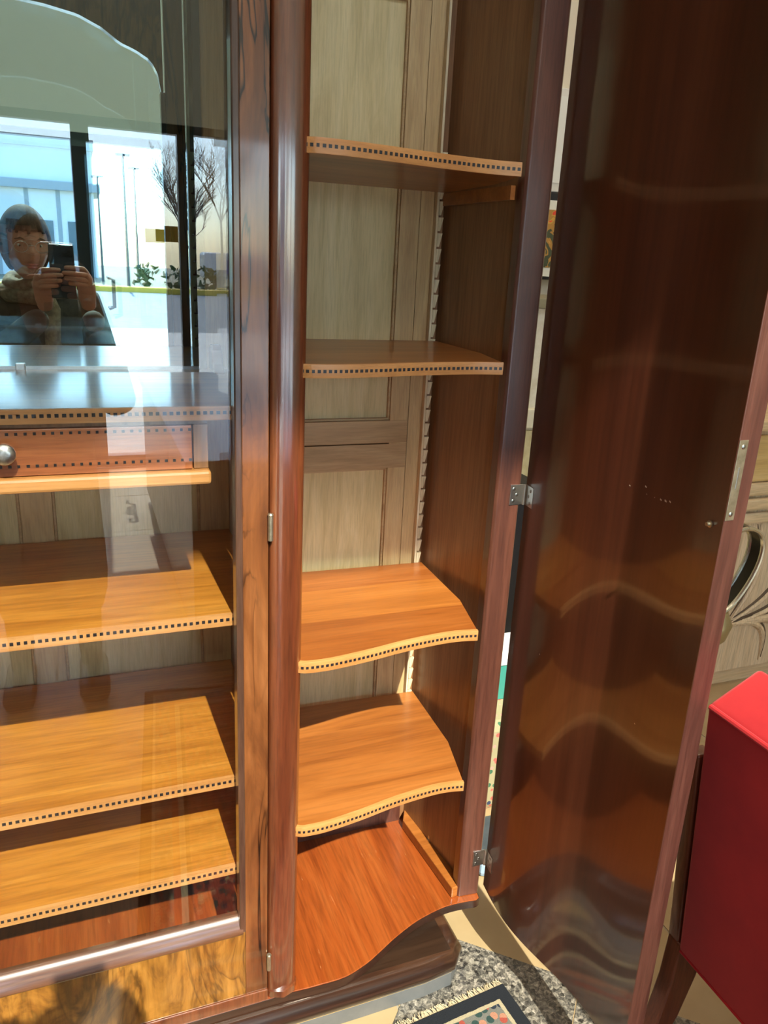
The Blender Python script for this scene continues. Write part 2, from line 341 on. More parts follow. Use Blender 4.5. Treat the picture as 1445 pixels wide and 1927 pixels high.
for x, y, h, lb in ((1.9, -28.6, 4.6, 'tallest thin dark street lamp post reflected in the white glare'), (1.25, -36, 4.4, 'thin street lamp post nearest the white building'), (2.9, -37.5, 5.0, 'farthest thin street lamp post in the reflection')):
    o = MB().tube([(x, y, GZ), (x, y, GZ + h)], [.06, .035], 8).tube([(x - .25, y, GZ + h), (x + .25, y, GZ + h)], .05, 6).build('street_lamp', pole_m, smooth=True)
    tag(o, lb, 'street lamp', 'street lamps across the street')
bt = thing('shop_building', 'white building with tall dark windows reflected beside the head', 'building', (-2.4, -40, GZ))
bw = noisy('white render', (.88, .88, .86), (.93, .93, .91), 1, .8); bd = mat('building window', (.10, .16, .19), .15); bsh = mat('soffit grey', (.42, .46, .46), .7)
box('wall', bw, bt, -9, 1.2, -46, -41, GZ, 4.6); box('roof_band', bsh, bt, -9.2, 1.5, -46.2, -40.6, 2.7, 3.1); box('parapet', bw, bt, -9.1, 1.3, -46.1, -40.9, 4.6, 5.0)
for i in range(7):
    x = -8.6 + i * 1.42; box('window', bd, bt, x, x + .75, -41.03, -40.95, GZ + .8, 1.3); box('pilaster', bsh, bt, x + .95, x + 1.15, -41.2, -40.98, GZ, 2.7)
cv = thing('parked_van', 'white parked van with a blue side panel behind the kerb', 'van', (7.0, -36, GZ))
vp = mat('van white', (.75, .77, .8), .3); 
MB().box(5.6, 8.4, -37, -35.2, GZ + .35, GZ + 1.5).box(8.4, 9.2, -36.95, -35.25, GZ + .35, GZ + 1.0).build('body', vp, cv, bevel=.12)
box('side_panel', mat('blue panel', (.05, .12, .5), .4), cv, 6.3, 7.6, -35.19, -35.15, GZ + .6, GZ + 1.2)
for x in (6.2, 8.5): MB().lathe((x, -35.3, GZ + .3), [(.3, -.1), (.3, .1)], 'Y', 16).build('wheel', M['black'], cv)

# ------------------------------------------------------------------ the bookcase
XM = -.085                                            # middle of the glazed section
def mx(x): return 2 * XM - x
ZT = .72; ZB = -1.197
bc = thing('bookcase', 'large antique walnut and mahogany bookcase, glazed centre door closed, curved right door open', 'bookcase', (XM, 1.2, FZ))
YC = 1.385; YR = 1.335
# base board: serpentine front on both wings
fr = [(.262, .985), (.285, .983), (.317, .982), (.366, .983), (.411, .997), (.445, 1.014), (.475, 1.030), (.51, 1.046), (.543, 1.058), (.593, 1.069), (.631, 1.070), (.668, 1.066)]
frs = smooth_curve(fr, 4)
right = frs + [(.676, 1.070), (.678, 1.08), (.676, 1.13), (.672, 1.40)]
poly = right + [(mx(x), y) for x, y in reversed(right)]
bb = MB().prism(poly, ZB - .018, ZB)
bb = bb.build('base_board', [M['base']], bc, bevel=.0012)
# dark front edge band of the base board
band = [(o, z) for o, z in ((.001, ZB - .0012), (-.0012, ZB - .0012), (-.0012, ZB - .0178), (.001, ZB - .0178))]
path = right[:-1]
e_ = MB().sweep(path, [(a * -1, b_) for a, b_ in band]).build('base_edge', M['base_edge'], bc, smooth=True)
path2 = [(mx(x), y) for x, y in reversed(path)]
MB().sweep(path2, [(a * -1, b_) for a, b_ in band]).build('base_edge', M['base_edge'], bc, smooth=True)
box('base_edge', M['base_edge'], bc, mx(.262), .262, .9838, .987, ZB - .0175, ZB - .003)
# plinth with rolled moulding and grey strip beneath
PZ = ZB - .020
pl = MB().box(mx(.578), .578, .992, 1.38, FZ + .034, PZ + .0003).build('plinth', wood('plinth top', (.015, .008, .005), (.028, .014, .008), (.045, .022, .012), 'X', 10, .08, .3, .6, .1), bc)
mp = [(-.02, PZ), (.004, PZ), (.009, PZ - .003), (.0105, PZ - .008), (.0155, PZ - .013), (.021, PZ - .022), (.022, PZ - .031), (.018, PZ - .039), (.012, PZ - .043), (-.02, PZ - .043)]
ppath = [(mx(.590), 1.37), (mx(.590), 1.010), (mx(.575), .996), (mx(.52), .990), (mx(.40), .988)] + [(lerp(mx(.4), .4, i / 6), .988) for i in range(1, 6)] + [(.40, .988), (.52, .990), (.575, .996), (.590, 1.010), (.590, 1.37)]
MB().sweep(ppath, mp).build('plinth_moulding', wood('plinth moulding', (.020, .008, .005), (.045, .018, .009), (.08, .034, .016), 'X', 24, .06, .28, .8, .1), bc, smooth=True)
MB().sweep(ppath, [(-.02, PZ - .0435), (.0135, PZ - .0435), (.0135, PZ - .046), (-.02, PZ - .046)]).build('gilt_line', M['gilt'], bc)
MB().sweep(ppath, [(-.03, PZ - .046), (.014, PZ - .046), (.014, FZ), (-.03, FZ)]).build('plinth_strip', M['strip'], bc, bevel=.001)

# side panels, partitions, posts
SP = [(.616, YR + .03), (.648, 1.098), (.672, 1.098), (.655, YR + .03)]
for s in (0, 1):
    f = (lambda x: x) if s == 0 else mx
    MB().prism([(f(x), y) for x, y in SP], ZB, ZT).build('side_panel', M['side'], bc)
    st = [(.636, 1.112), (.634, 1.088), (.638, 1.0835), (.676, 1.080), (.680, 1.084), (.680, 1.112)]
    MB().prism([(f(x), y) for x, y in st], ZB, ZT).build('corner_stile', M['stile'], bc, bevel=.0015)
    MB().box(*sorted((f(.243), f(.262))), 1.012, YC, ZB, ZT).build('partition', M['side'], bc)
    # rounded post between centre and wing
    prof = [(.2285, 1.012), (.2285, .992), (.2292, .9895), (.2325, .9868), (.2400, .9845), (.2470, .9836), (.2535, .9835), (.2600, .9842), (.2665, .9858), (.2720, .9884), (.2762, .9925), (.2788, .9985), (.2788, 1.012)]
    MB().prism([(f(x), y) for x, y in prof], ZB + .012, ZT).build('post', M['post'], bc, smooth=True)
    prof2 = [(.2275, 1.013), (.2275, .990), (.2325, .9845), (.2535, .9775), (.2735, .9845), (.280, .996), (.280, 1.013)]
    MB().prism([(f(x), y) for x, y in prof2], ZB, ZB + .013).build('post_foot', M['post'], bc, smooth=True)
    MB().prism([(f(x), y) for x, y in ((.622, 1.085), (.656, 1.090), (.622, YR - .001), (.604, 1.30))], ZB, ZB + .024).build('filler_block', M['shelf_r'], bc, bevel=.002)
for s in (0, 1):
    f = (lambda x: x) if s == 0 else mx
    MB().lathe((f(.636), 1.225, ZB + .024), [(.0065, 0), (.0065, .002), (.0042, .002), (.0042, .010), (.0030, .012)], k=14).build('bolt', M['steel'], bc, smooth=True)
# top and cornice
top = [(mx(.70), 1.40)] + [(mx(x) - 0, y - .02) for x, y in reversed(frs)] + [(x, y - .02) for x, y in frs] + [(.70, 1.40)]
MB().prism(top, ZT, ZT + .03).build('top_board', M['post'], bc, bevel=.006)
# outer back boards
box('back_board', M['side'], bc, mx(.67), .67, 1.392, 1.402, ZB - .018, ZT)

# framed back of a wing
def wing_back(f):
    def bx_(n, m, x0, x1, y0, y1, z0, z1, bv=.0008): return box(n, m, bc, *sorted((f(x0), f(x1))), y0, y1, z0, z1, bevel=bv)
    bx_('back_stile', M['back_frame'], .537, .5735, YR - .003, YR + .012, ZB, ZT)
    bx_('corner_strip', M['side'], .6095, .640, YR - .001, YR + .012, ZB, ZT); bx_('back_stile', M['back_frame'], .575, .6085, YR - .001, YR + .012, ZB, ZT)
    bx_('back_stile', M['back_frame'], .262, .292, YR - .003, YR + .012, ZB, ZT)
    for z0, z1 in ((-.320, -.277), (-.369, -.322), (.412, .46), (-1.197, -1.15)):
        bx_('back_rail', M['back_rail'], .293, .5735 if z0 > -1 else .536, YR - .0035, YR + .012, z0, z1)
    for z0, z1 in ((-.277, .412), (-1.15, -.369), (.46, ZT)):
        bx_('back_panel', M['back'], .293, .5365, YR + .006, YR + .012, z0, z1, 0)
        # bead moulding around each panel
        mb = MB(); t = .0045
        xa, xb = sorted((f(.293), f(.537)))
        mb.box(xa, xb, YR - .0005, YR + .007, z1 - t, z1).box(xa, xb, YR - .0005, YR + .007, z0, z0 + t).box(xa, xa + t, YR - .0005, YR + .007, z0, z1).box(xb - t, xb, YR - .0005, YR + .007, z0, z1)
        mb.build('panel_bead', M['back_rail'], bc, bevel=.0015)
wing_back(lambda x: x); wing_back(mx)
for f in (lambda x: x, mx): box('lower_back_board', M['stile'], bc, *sorted((f(.263), f(.6085))), YR - .006, YR - .0032, ZB, -1.09)
# sawtooth racks with their teeth
def rack(x0, x1, y0, y1, z0, z1, zt, side=1):
    r = box('shelf_rack', M['rack'], bc, x0 if side > 0 else x1 - .004, x0 + .004 if side > 0 else x1, y0, y1, z0, z1)
    p = .0262; d = (x1 - x0); n = int((zt - z0) / p)
    off = wl_of(bc)
    proto = None
    for i in range(n):
        z = zt - (i + 1) * p
        if proto is None:
            a, b_ = (x1 - .0105, x1 - .001) if side > 0 else (x0 + .0105, x0 + .001); y1 = y0 + .004
            mb = MB(); mb.add([(x, y, z_) for y in (y0 - .0015, y1) for x, z_ in ((a, 0), (lerp(a, b_, .45), 0), (b_, p * .86), (a, p * .86))], [(0, 1, 2, 3), (7, 6, 5, 4), (0, 4, 5, 1), (1, 5, 6, 2), (2, 6, 7, 3), (3, 7, 4, 0)])
            proto = mb.build('tooth', M['rack'], r); proto.location = (0, 0, z); continue
        copy_at(proto, r, (0, 0, z))
rack(.6005, .615, YR - .014, YR - .002, -1.15, ZT, .193)
rack(mx(.615), mx(.6005), YR - .014, YR - .002, -1.15, ZT, .193, -1)
rack(.2275, .2425, 1.018, 1.032, -1.15, ZT, .20, 1)
rack(mx(.2425), mx(.2275), 1.018, 1.032, -1.15, ZT, .20, -1)

# checker inlay along a front path
def inlay(parent, path, z, size=.0042, pitch=.0078, line=True):
    pts = [Vector((x, y)) for x, y in path]; L = [0]
    for a, b_ in zip(pts[:-1], pts[1:]): L.append(L[-1] + (b_ - a).length)
    def at(s):
        for i in range(len(pts) - 1):
            if s <= L[i + 1]:
                t = (s - L[i]) / (L[i + 1] - L[i]); d = (pts[i + 1] - pts[i]).normalized(); return pts[i].lerp(pts[i + 1], t), d
        return pts[-1], (pts[-1] - pts[-2]).normalized()
    if False:
        MB().sweep(path, [(-.001, z - size * .55), (.00025, z - size * .55), (.00025, z + size * .55), (-.001, z + size * .55)]).build('inlay_line', M['inlay_light'], parent)
    mb = MB(); s = pitch * .5; rn = random.Random(int(abs(z) * 1e4))
    while s + size < L[-1]:
        sz = size * rn.uniform(.9, 1.1); a, d = at(s); b_, _ = at(s + sz); n = Vector((d.y, -d.x))
        vs = []
        for p in (a, b_):
            for o in (-.0006, .0005):
                for zz in (z - size * .5, z + size * .5): vs.append((p.x + n.x * o, p.y + n.y * o, zz))
        mb.add(vs, [(0, 1, 3, 2), (4, 6, 7, 5), (0, 4, 5, 1), (2, 3, 7, 6), (0, 2, 6, 4), (1, 5, 7, 3)]); s += pitch
    o = mb.build('inlay_squares', M['inlay_dark'], parent); o['kind'] = 'stuff'
TH = .018
sf = smooth_curve([(.2655, .9905), (.272, .9895), (.2795, .9858), (.290, .9838), (.325, .984), (.386, .993), (.449, 1.006), (.512, 1.014), (.55, 1.015), (.583, 1.010)], 4)
m_ = wood('glued plank shelf mahogany', (.24, .066, .011), (.36, .112, .020), (.45, .158, .034), 'X', 13, .10, .36, .35, .18, pore=.16)
b_n = m_.node_tree.nodes['Principled BSDF']; src = b_n.inputs['Base Color'].links[0].from_socket
tc_ = nd(m_, 'ShaderNodeTexCoord'); sp_ = nd(m_, 'ShaderNodeSeparateXYZ'); lk(m_, tc_.outputs['Object'], sp_.inputs[0])
mr_ = nd(m_, 'ShaderNodeMapRange'); lk(m_, sp_.outputs[1], mr_.inputs[0]); mr_.inputs[1].default_value = -.22; mr_.inputs[2].default_value = .14
rp_ = ramp(m_, [(0, (.86, .76, .70)), (.36, (1.16, 1.18, 1.1)), (.70, (.90, .80, .78))]); rp_.color_ramp.interpolation = 'CONSTANT'; lk(m_, mr_.outputs[0], rp_.inputs[0])
mm_ = nd(m_, 'ShaderNodeMixRGB', blend_type='MULTIPLY'); mm_.inputs[0].default_value = 1; lk(m_, src, mm_.inputs[1]); lk(m_, rp_.outputs[0], mm_.inputs[2]); lk(m_, mm_.outputs[0], b_n.inputs['Base Color'])
M['shelf_planks'] = m_
def wing_shelf(z, f, name='shelf', mirror=False):
    body = sf + [(.609, 1.13), (.6155, YR - .016), (.263, YR - .006), (.263, .995)]
    b2 = [(x, y + .004) for x, y in sf] + body[len(sf):]
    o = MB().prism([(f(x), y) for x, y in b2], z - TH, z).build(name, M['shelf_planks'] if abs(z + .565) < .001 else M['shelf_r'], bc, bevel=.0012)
    pth = [(f(x), y) for x, y in sf]
    if mirror: pth = pth[::-1]
    ed = MB().sweep(pth, [(-.006, z - TH), (-.0002, z - TH), (0, z - TH + .0008), (0, z - .0008), (-.0002, z), (-.006, z + .0002)]).build('shelf_edge', M['edge'], o, smooth=True)
    inlay(o, pth if mirror else pth, z - TH * .5, .0042, .0076)
    if z > 0:
        c = MB().extr([(-.004, -.020), (.004, -.020), (.004, 0), (-.004, 0)], (f(.626), 1.105, z - TH - .0015), (f(.6145), YR - .016, z - TH - .0015)).build('shelf_cleat', M['shelf_r'], bc)
    return o
for z in (.143, -.128, -.565, -.860):
    wing_shelf(z, lambda x: x); 
for z in (.143, -.128, -.565, -.860): wing_shelf(z, mx, mirror=True)

# centre section shelves and back
def centre_shelf(z, y0=1.012):
    o = box('shelf', M['shelf'], bc, mx(.2415), .2415, y0 + .004, YC - .004, z - TH, z, .0012)
    pth = [(mx(.241), y0), (.241, y0)]
    MB().sweep(pth, [(-.005, z - TH), (0, z - TH), (0, z), (-.005, z + .0002)]).build('shelf_edge', M['edge'], o)
    inlay(o, pth, z - TH * .45, .0046, .0085); return o
for z in (-.186, -.4855, -.760, -.927): centre_shelf(z)
CB = [(-.111, -.060), (.190, .243), (mx(.243), mx(.190))]
for a, b_ in CB:
    MB().box(a, b_, YC - .003, YC + .007, ZB, ZT).build('back_stile', M['back_frame'], bc, bevel=.0008)
for a, b_ in ((-.060, .190), (mx(.190), -.111)):
    box('back_panel', M['back'], bc, a, b_, YC + .003, YC + .007, ZB, ZT)
    for x in (a, b_ - .005): box('panel_bead', M['back_rail'], bc, x, x + .005, YC - .0015, YC + .003, ZB, ZT, .0015)
# upper compartment lining and mirror
mr = box('mirror_backing', mat('dark mirror backing', (.05, .035, .03), .6), bc, mx(.205), .205, YC - .014, YC - .004, -.186, ZT)
box('mirror', M['mirror'], bc, mx(.192), .192, YC - .018, YC - .0141, -.183, ZT - .02)
box('mirror_rail', M['steel'], bc, mx(.192), .192, YC - .0205, YC - .018, -.186, -.181)
for x in (-.095, ): MB().box(x, x + .014, YC - .0235, YC - .0205, -.187, -.176).build('mirror_clip', M['steel'], bc, bevel=.001)
for f in (lambda x: x, mx):
    prof = [(1.30, -.186), (1.362, -.186), (1.362, -.150), (1.352, -.142), (1.340, -.142), (1.330, -.150), (1.322, -.172)]
    xa, xb = sorted((f(.208), f(.226))); n = len(prof)
    MB().add([(xa, y, z) for y, z in prof] + [(xb, y, z) for y, z in prof], [tuple(range(n)), tuple(range(2 * n - 1, n - 1, -1))] + [(i, (i + 1) % n, n + (i + 1) % n, n + i) for i in range(n)]).build('mirror_bracket', M['stile'], bc, bevel=.003)
# drawer box hung beneath the upper shelf
dxr = .131; dxl = mx(dxr)
box('drawer_rail', M['side'], bc, mx(.152), .152, 1.022, 1.36, -.2105, -.2045)
box('drawer_side', M['side'], bc, .1330, .152, 1.018, 1.36, -.270, -.2105, .0008)
box('drawer_side', M['side'], bc, mx(.152), mx(.1330), 1.018, 1.36, -.270, -.2105, .0008)
MB().box(mx(.154), .154, 1.004, 1.36, -.289, -.2705).build('drawer_floor', M['edge'], bc, bevel=.004)
dw = box('drawer', wood('drawer front mahogany', (.30, .085, .025), (.42, .13, .04), (.52, .19, .065), 'X', 15, .07, .32, .5, .12), bc, dxl, dxr, 1.016, 1.34, -.2695, -.2110, .001)
inlay(dw, [(dxl, 1.016), (dxr, 1.016)], -.2165, .0036, .0103); inlay(dw, [(dxl, 1.016), (dxr, 1.016)], -.2570, .0036, .0103)
MB().lathe((XM - .006, 1.016, -.237), [(.0055, 0), (.005, -.010), (.009, -.0145), (.0125, -.0175), (.0128, -.0205), (.0105, -.0235), (.004, -.0252)], 'Y', 24).build('knob', M['knob'], dw, smooth=True)

# centre glazed door
YD = .985; DX = .2265
sx = .187
def arch(x):                                          # shaped head of the glazed opening
    a = abs(x - XM) / (sx - XM)
    ks = [(0, .425), (.25, .420), (.45, .412), (.60, .396), (.72, .375), (.82, .366), (.92, .352), (.975, .325), (1.0, .275)]
    for (a0_, z0), (a1_, z1) in zip(ks[:-1], ks[1:]):
        if a <= a1_: t = (a - a0_) / (a1_ - a0_); return lerp(z0, z1, t)
    return .275
gd = MB().box(sx + .0035, DX, YD, YD + .021, -1.174, ZT - .02).build('glazed_door', M['burl'], bc, bevel=.001)
MB().box(mx(DX), mx(sx + .0035), YD, YD + .021, -1.174, ZT - .02).build('door_stile', M['burl'], gd, bevel=.001)
MB().box(mx(sx + .0035) + .0002, sx + .0033, YD, YD + .021, -1.174, -1.040).build('door_rail', M['burl_h'], gd, bevel=.001)
box('bottom_bead', M['post'], gd, mx(DX), DX, YD - .003, YD + .018, ZB + .001, -1.1745, .001)
xsn = [mx(sx) + (sx - mx(sx)) * i / 60 for i in range(61)]
n = len(xsn); vs = []
for y in (YD, YD + .021):
    vs += [(x, y, arch(x)) for x in xsn] + [(x, y, ZT - .02) for x in xsn]
fs = []
for i in range(n - 1):
    fs += [(i, i + 1, n + i + 1, n + i), (2 * n + i, 3 * n + i, 3 * n + i + 1, 2 * n + i + 1), (i, 2 * n + i, 2 * n + i + 1, i + 1), (n + i, n + i + 1, 3 * n + i + 1, 3 * n + i)]
MB().add(vs, fs).build('door_head', M['burl_h'], gd, smooth=True)
# mouldings round the opening
zb = -1.040
box('side_moulding', M['bead'], gd, sx - .006, sx + .004, YD - .002, YD + .023, zb, .30, .002)
box('side_moulding', M['bead'], gd, mx(sx + .004), mx(sx - .006), YD - .002, YD + .023, zb, .30, .002)
mprof = [(-.006, -.012), (.002, -.012), (.0045, -.008), (.0035, -.002), (-.001, .003), (-.004, .008), (-.008, .014), (-.014, .018), (-.020, .019), (-.020, -.012)]
MB().extr([(x, y) for x, y in mprof], (mx(sx - .001), YD, zb + .008), (sx - .001, YD, zb + .008)).build('lower_moulding', M['bead_h'], gd, smooth=True)
# bevelled pane
gx0, gx1, gz0 = mx(sx) + .004, sx - .004, zb + .018
N = 64; inn = []; outr = []
def ring(off):
    pts = [(gx0 + off, gz0 + off), (gx1 - off, gz0 + off)]
    for i in range(N + 1):
        x = lerp(gx1 - off, gx0 + off, i / N); xx = lerp(gx1, gx0, i / N); pts.append((x, arch(xx) - off + .003))
    return pts
ro, ri = ring(0), ring(.020); n = len(ro)
g0, g1, g2 = YD + .012, YD + .0095, YD + .014
vs = [(x, g0, z) for x, z in ro] + [(x, g1, z) for x, z in ri] + [(x, g2, z) for x, z in ro]
fs = [(i, (i + 1) % n, n + (i + 1) % n, n + i) for i in range(n)] + [tuple(range(n, 2 * n))] + [tuple(range(3 * n - 1, 2 * n - 1, -1))] + [(i, 2 * n + i, 2 * n + (i + 1) % n, (i + 1) % n) for i in range(n)]
pn = MB().add(vs, fs).build('glass_pane', M['pane'], gd)
for z, hh in ((-.349, .036), (-1.115, .030)):
    hg = MB().tube([(.2283, YD - .0035, z - hh / 2), (.2283, YD - .0035, z + hh / 2)], .0038, 12).build('hinge', M['brass'], gd, smooth=True)
    MB().lathe((.2283, YD - .0035, z + hh / 2), [(.0038, 0), (.0044, .001), (.003, .003)], k=12).build('finial', M['brass'], hg, smooth=True)

# left wing door, closed
lc = [(mx(x), y - .0) for x, y in reversed([(lerp(.281, .634, 0) + 0, .986)] + [p for p in frs if .285 < p[0] < .63] + [(.634, 1.069)])]
ld_ = MB().prism(lc + [(x, y + .022) for x, y in reversed(lc)], ZB + .004, ZT - .02).build('curved_door', M['burl'], bc, smooth=True)
ld_['label'] = 'closed curved wooden door'
# right wing door, open
Ld = .40; NS = 36
def door_pt(u, w_=0.):
    t = u / Ld; c = Vector((.690, 1.082)) + Vector((.028, -.4025)) * t; off = -.012 * math.sin(2 * math.pi * t)
    d = Vector((.028, -.4025)).normalized(); nrm = Vector((-d.y, d.x))   # towards +x
    return c + nrm * (off + w_)
inner = [tuple(door_pt(Ld * i / NS)) for i in range(NS + 1)]
outer_ = [tuple(door_pt(Ld * i / NS, .036)) for i in range(NS + 1)]
ZD0, ZD1 = -1.180, ZT - .02
rd = MB()
n = NS + 1; vs = []
for z in (ZD0, ZD1): vs += [(x, y, z) for x, y in inner] + [(x, y, z) for x, y in outer_]
fs = []; mi = []
for i in range(NS):
    fs.append((i, i + 1, 2 * n + i + 1, 2 * n + i)); mi.append(0)
    fs.append((n + i, 3 * n + i, 3 * n + i + 1, n + i + 1)); mi.append(2)
    fs.append((i, n + i, n + i + 1, i + 1)); mi.append(1); fs.append((2 * n + i, 2 * n + i + 1, 3 * n + i + 1, 3 * n + i)); mi.append(1)
fs += [(0, 2 * n, 3 * n, n), (NS, n + NS, 3 * n + NS, 2 * n + NS)]; mi += [1, 1]
rd.add(vs, fs); rd.mi = mi
M['door_edge'] = wood('door edge mahogany', (.055, .016, .011), (.085, .028, .019), (.12, .045, .031), 'Z', 22, .05, .42, .15, .2, pore=.25)
dr = rd.build('curved_door', [M['door'], M['door_edge'], M['burl']], bc, smooth=True, bevel=.0012)
dr['label'] = 'open curved wooden door, polished dark inside'
# lock plate on the free edge
e0 = door_pt(Ld); e1 = door_pt(Ld, .036); ed = (e1 - e0).normalized(); en = Vector((ed.y, -ed.x)); 
if en.y > 0: en = -en
def edge_plate(a, b_, z0, z1, t, name, m, parent, z_off=0., bevel=.0003):
    p = [e0 + ed * a, e0 + ed * b_, e0 + ed * b_ + en * t, e0 + ed * a + en * t]
    return MB().prism([tuple(q) for q in p], z0, z1).build(name, m, parent, bevel=bevel)
lp = edge_plate(.0005, .0150, -.276, -.176, .0009, 'lock_plate', M['brass'], dr)
edge_plate(.0065, .0085, -.236, -.209, .0016, 'lock_bolt', M['steel'], lp)
for z in (-.184, -.268):
    c = e0 + ed * .008 + en * .0008
    sc = MB().lathe((c.x, c.y, z), [(.003, .0002), (.003, -.0006), (.0022, -.0012)], 'Y', 14).build('screw', M['screw'], lp, smooth=True)
c = door_pt(Ld - .022, -.004)
MB().lathe((c.x + .005, c.y, -.287), [(.0045, 0), (.0045, -.0035), (.0025, -.004), (.0025, -.008)], 'X', 12).build('catch', M['brass'], dr, smooth=True)
# small pale chips in the polish of the open door
chips = MB()
for rt, zr, sz in ((.835, -.328, .0022), (.870, -.332, .0030), (.874, -.345, .0014), (.893, -.352, .0012), (.905, -.357, .0030), (.915, -.360, .0036), (.925, -.362, .0030), (.70, -.62, .002), (.93, -.80, .002)):
    u = min((Ld * i / 200 for i in range(201)), key=lambda q: abs(door_pt(q).x / door_pt(q).y - rt)); a = door_pt(u, -.0003); b_ = door_pt(u + sz, -.0003); z = zr * a.y
    chips.add([(a.x, a.y, z), (b_.x, b_.y, z - sz * .25), (b_.x, b_.y, z + sz * .35), (a.x, a.y, z + sz * .8)], [(0, 1, 2, 3)])
chips.build('polish_chips', mat('bare pale wood', (.55, .42, .32), .7), dr)['kind'] = 'stuff'
# butt hinges of the open door
for z in (-.357, -1.108):
    hz = .0175
    h = MB().box(.6595, .6835, 1.0790, 1.0815, z - hz, z + hz).build('butt_hinge', M['steel'], bc, bevel=.0004)
    MB().tube([(.6850, 1.0775, z - hz), (.6850, 1.0775, z + hz)], .0024, 12).build('pin', M['steel'], h, smooth=True)
    a = door_pt(.002, -.0012); b_ = door_pt(.030, -.0012); a2 = door_pt(.002, .0006); b2 = door_pt(.030, .0006)
    MB().prism([tuple(a), tuple(b_), tuple(b2), tuple(a2)], z - hz, z + hz).build('door_leaf', M['steel'], h)
    for x, dz in ((.6655, .0105), (.6715, 0), (.6655, -.0105)):
        MB().lathe((x, 1.0790, z + dz), [(.0030, .0004), (.0030, -.0004), (.0020, -.0009)], 'Y', 12).build('screw', M['screw'], h, smooth=True)
    for u, dz in ((.021, .0105), (.015, 0), (.021, -.0105)):
        c = door_pt(u, -.0012); MB().lathe((c.x, c.y, z + dz), [(.0030, .0004), (.0030, -.0004), (.0020, -.0009)], 'X', 12).build('screw', M['screw'], h, smooth=True)

# ------------------------------------------------------------------ rug
def rug_mat():
    m = mat('woven rug', (.4, .3, .2), .95); b = m.node_tree.nodes['Principled BSDF']
    tc = nd(m, 'ShaderNodeTexCoord'); sp = nd(m, 'ShaderNodeSeparateXYZ'); lk(m, tc.outputs['Object'], sp.inputs[0])
    # object space: x from 0 (right long edge) to -RW, y from 0 (fringed end) to -RL
    def mth(op, a, b2=None):
        n = nd(m, 'ShaderNodeMath', operation=op)
        for i, q in enumerate((a, b2)):
            if q is None: continue
            if isinstance(q, (int, float)): n.inputs[i].default_value = q
            else: lk(m, q, n.inputs[i])
        return n.outputs[0]
    ax = mth('SUBTRACT', .33, mth('ABSOLUTE', mth('ADD', sp.outputs[0], .33)))
    ay = mth('SUBTRACT', .55, mth('ABSOLUTE', mth('ADD', sp.outputs[1], .55)))
    d = mth('MINIMUM', ax, ay)
    nz = nd(m, 'ShaderNodeTexNoise', Scale=160., Detail=3.); lk(m, tc.outputs['Object'], nz.inputs['Vector'])
    d2 = mth('ADD', d, mth('MULTIPLY', mth('SUBTRACT', nz.outputs['Fac'], .5), .003))
    navy = (.008, .010, .016); cream = (.52, .42, .26); grey = (.20, .19, .16); red = (.42, .07, .035)
    r = ramp(m, [(0, navy), (.150, navy), (.152, cream), (.19, cream), (.192, grey), (.43, grey), (.432, red), (.52, red), (.522, cream), (.60, cream), (.602, navy), (.66, navy), (.662, red), (1, red)])
    r.color_ramp.interpolation = 'CONSTANT'; lk(m, mth('MULTIPLY', d2, 6.0), r.inputs[0])
    vo = nd(m, 'ShaderNodeTexVoronoi', Scale=68.); lk(m, tc.outputs['Object'], vo.inputs['Vector'])
    sel = nd(m, 'ShaderNodeSeparateXYZ'); lk(m, vo.outputs['Color'], sel.inputs[0])
    r2 = ramp(m, [(0, (.45, .08, .05)), (.3, (.55, .25, .15)), (.5, (.03, .07, .06)), (.7, (.48, .38, .2)), (.85, (.02, .03, .05))]); r2.color_ramp.interpolation = 'CONSTANT'; lk(m, sel.outputs[0], r2.inputs[0])
    blob = mth('LESS_THAN', vo.outputs['Distance'], .50)
    inb = mth('MULTIPLY', mth('GREATER_THAN', d2, .033), mth('LESS_THAN', d2, .0715))
    inc = mth('GREATER_THAN', d2, .11); msk = mth('MULTIPLY', blob, mth('MAXIMUM', inb, inc))
    mx_ = nd(m, 'ShaderNodeMixRGB'); lk(m, msk, mx_.inputs[0]); lk(m, r.outputs[0], mx_.inputs[1]); lk(m, r2.outputs[0], mx_.inputs[2])
    n2 = nd(m, 'ShaderNodeTexNoise', Scale=900.); lk(m, tc.outputs['Object'], n2.inputs['Vector'])
    r3 = ramp(m, [(.3, (.7, .7, .7)), (.7, (1.15, 1.15, 1.15))]); lk(m, n2.outputs['Fac'], r3.inputs[0])
    m5 = nd(m, 'ShaderNodeMixRGB', blend_type='MULTIPLY'); m5.inputs[0].default_value = 1; lk(m, mx_.outputs[0], m5.inputs[1]); lk(m, r3.outputs[0], m5.inputs[2])
    lk(m, m5.outputs[0], b.inputs['Base Color'])
    bp = nd(m, 'ShaderNodeBump', Strength=.8, Distance=.004); lk(m, n2.outputs['Fac'], bp.inputs['Height']); lk(m, bp.outputs[0], b.inputs['Normal'])
    return m
rg = thing('oriental_rug', 'small oriental rug with navy border, red and cream flowers and a cream fringe', 'rug', (.672, .948, FZ))
rg.rotation_euler = (0, 0, math.radians(5.5))
def local_box(name, m, parent, x0, x1, y0, y1, z0, z1, bevel=0):
    vs = [(x, y, z) for z in (z0, z1) for y in (y0, y1) for x in (x0, x1)]
    me = bpy.data.meshes.new(name); me.from_pydata(vs, [], [(0, 2, 3, 1), (4, 5, 7, 6), (0, 1, 5, 4), (2, 6, 7, 3), (0, 4, 6, 2), (1, 3, 7, 5)]); me.materials.append(m)
    o = bpy.data.objects.new(name, me); C.objects.link(o); o.parent = parent
    if bevel: b = o.modifiers.new('b', 'BEVEL'); b.width = bevel; b.segments = 2
    return o
local_box('pile', rug_mat(), rg, -.66, 0, -1.10, 0, .0015, .009, .002)
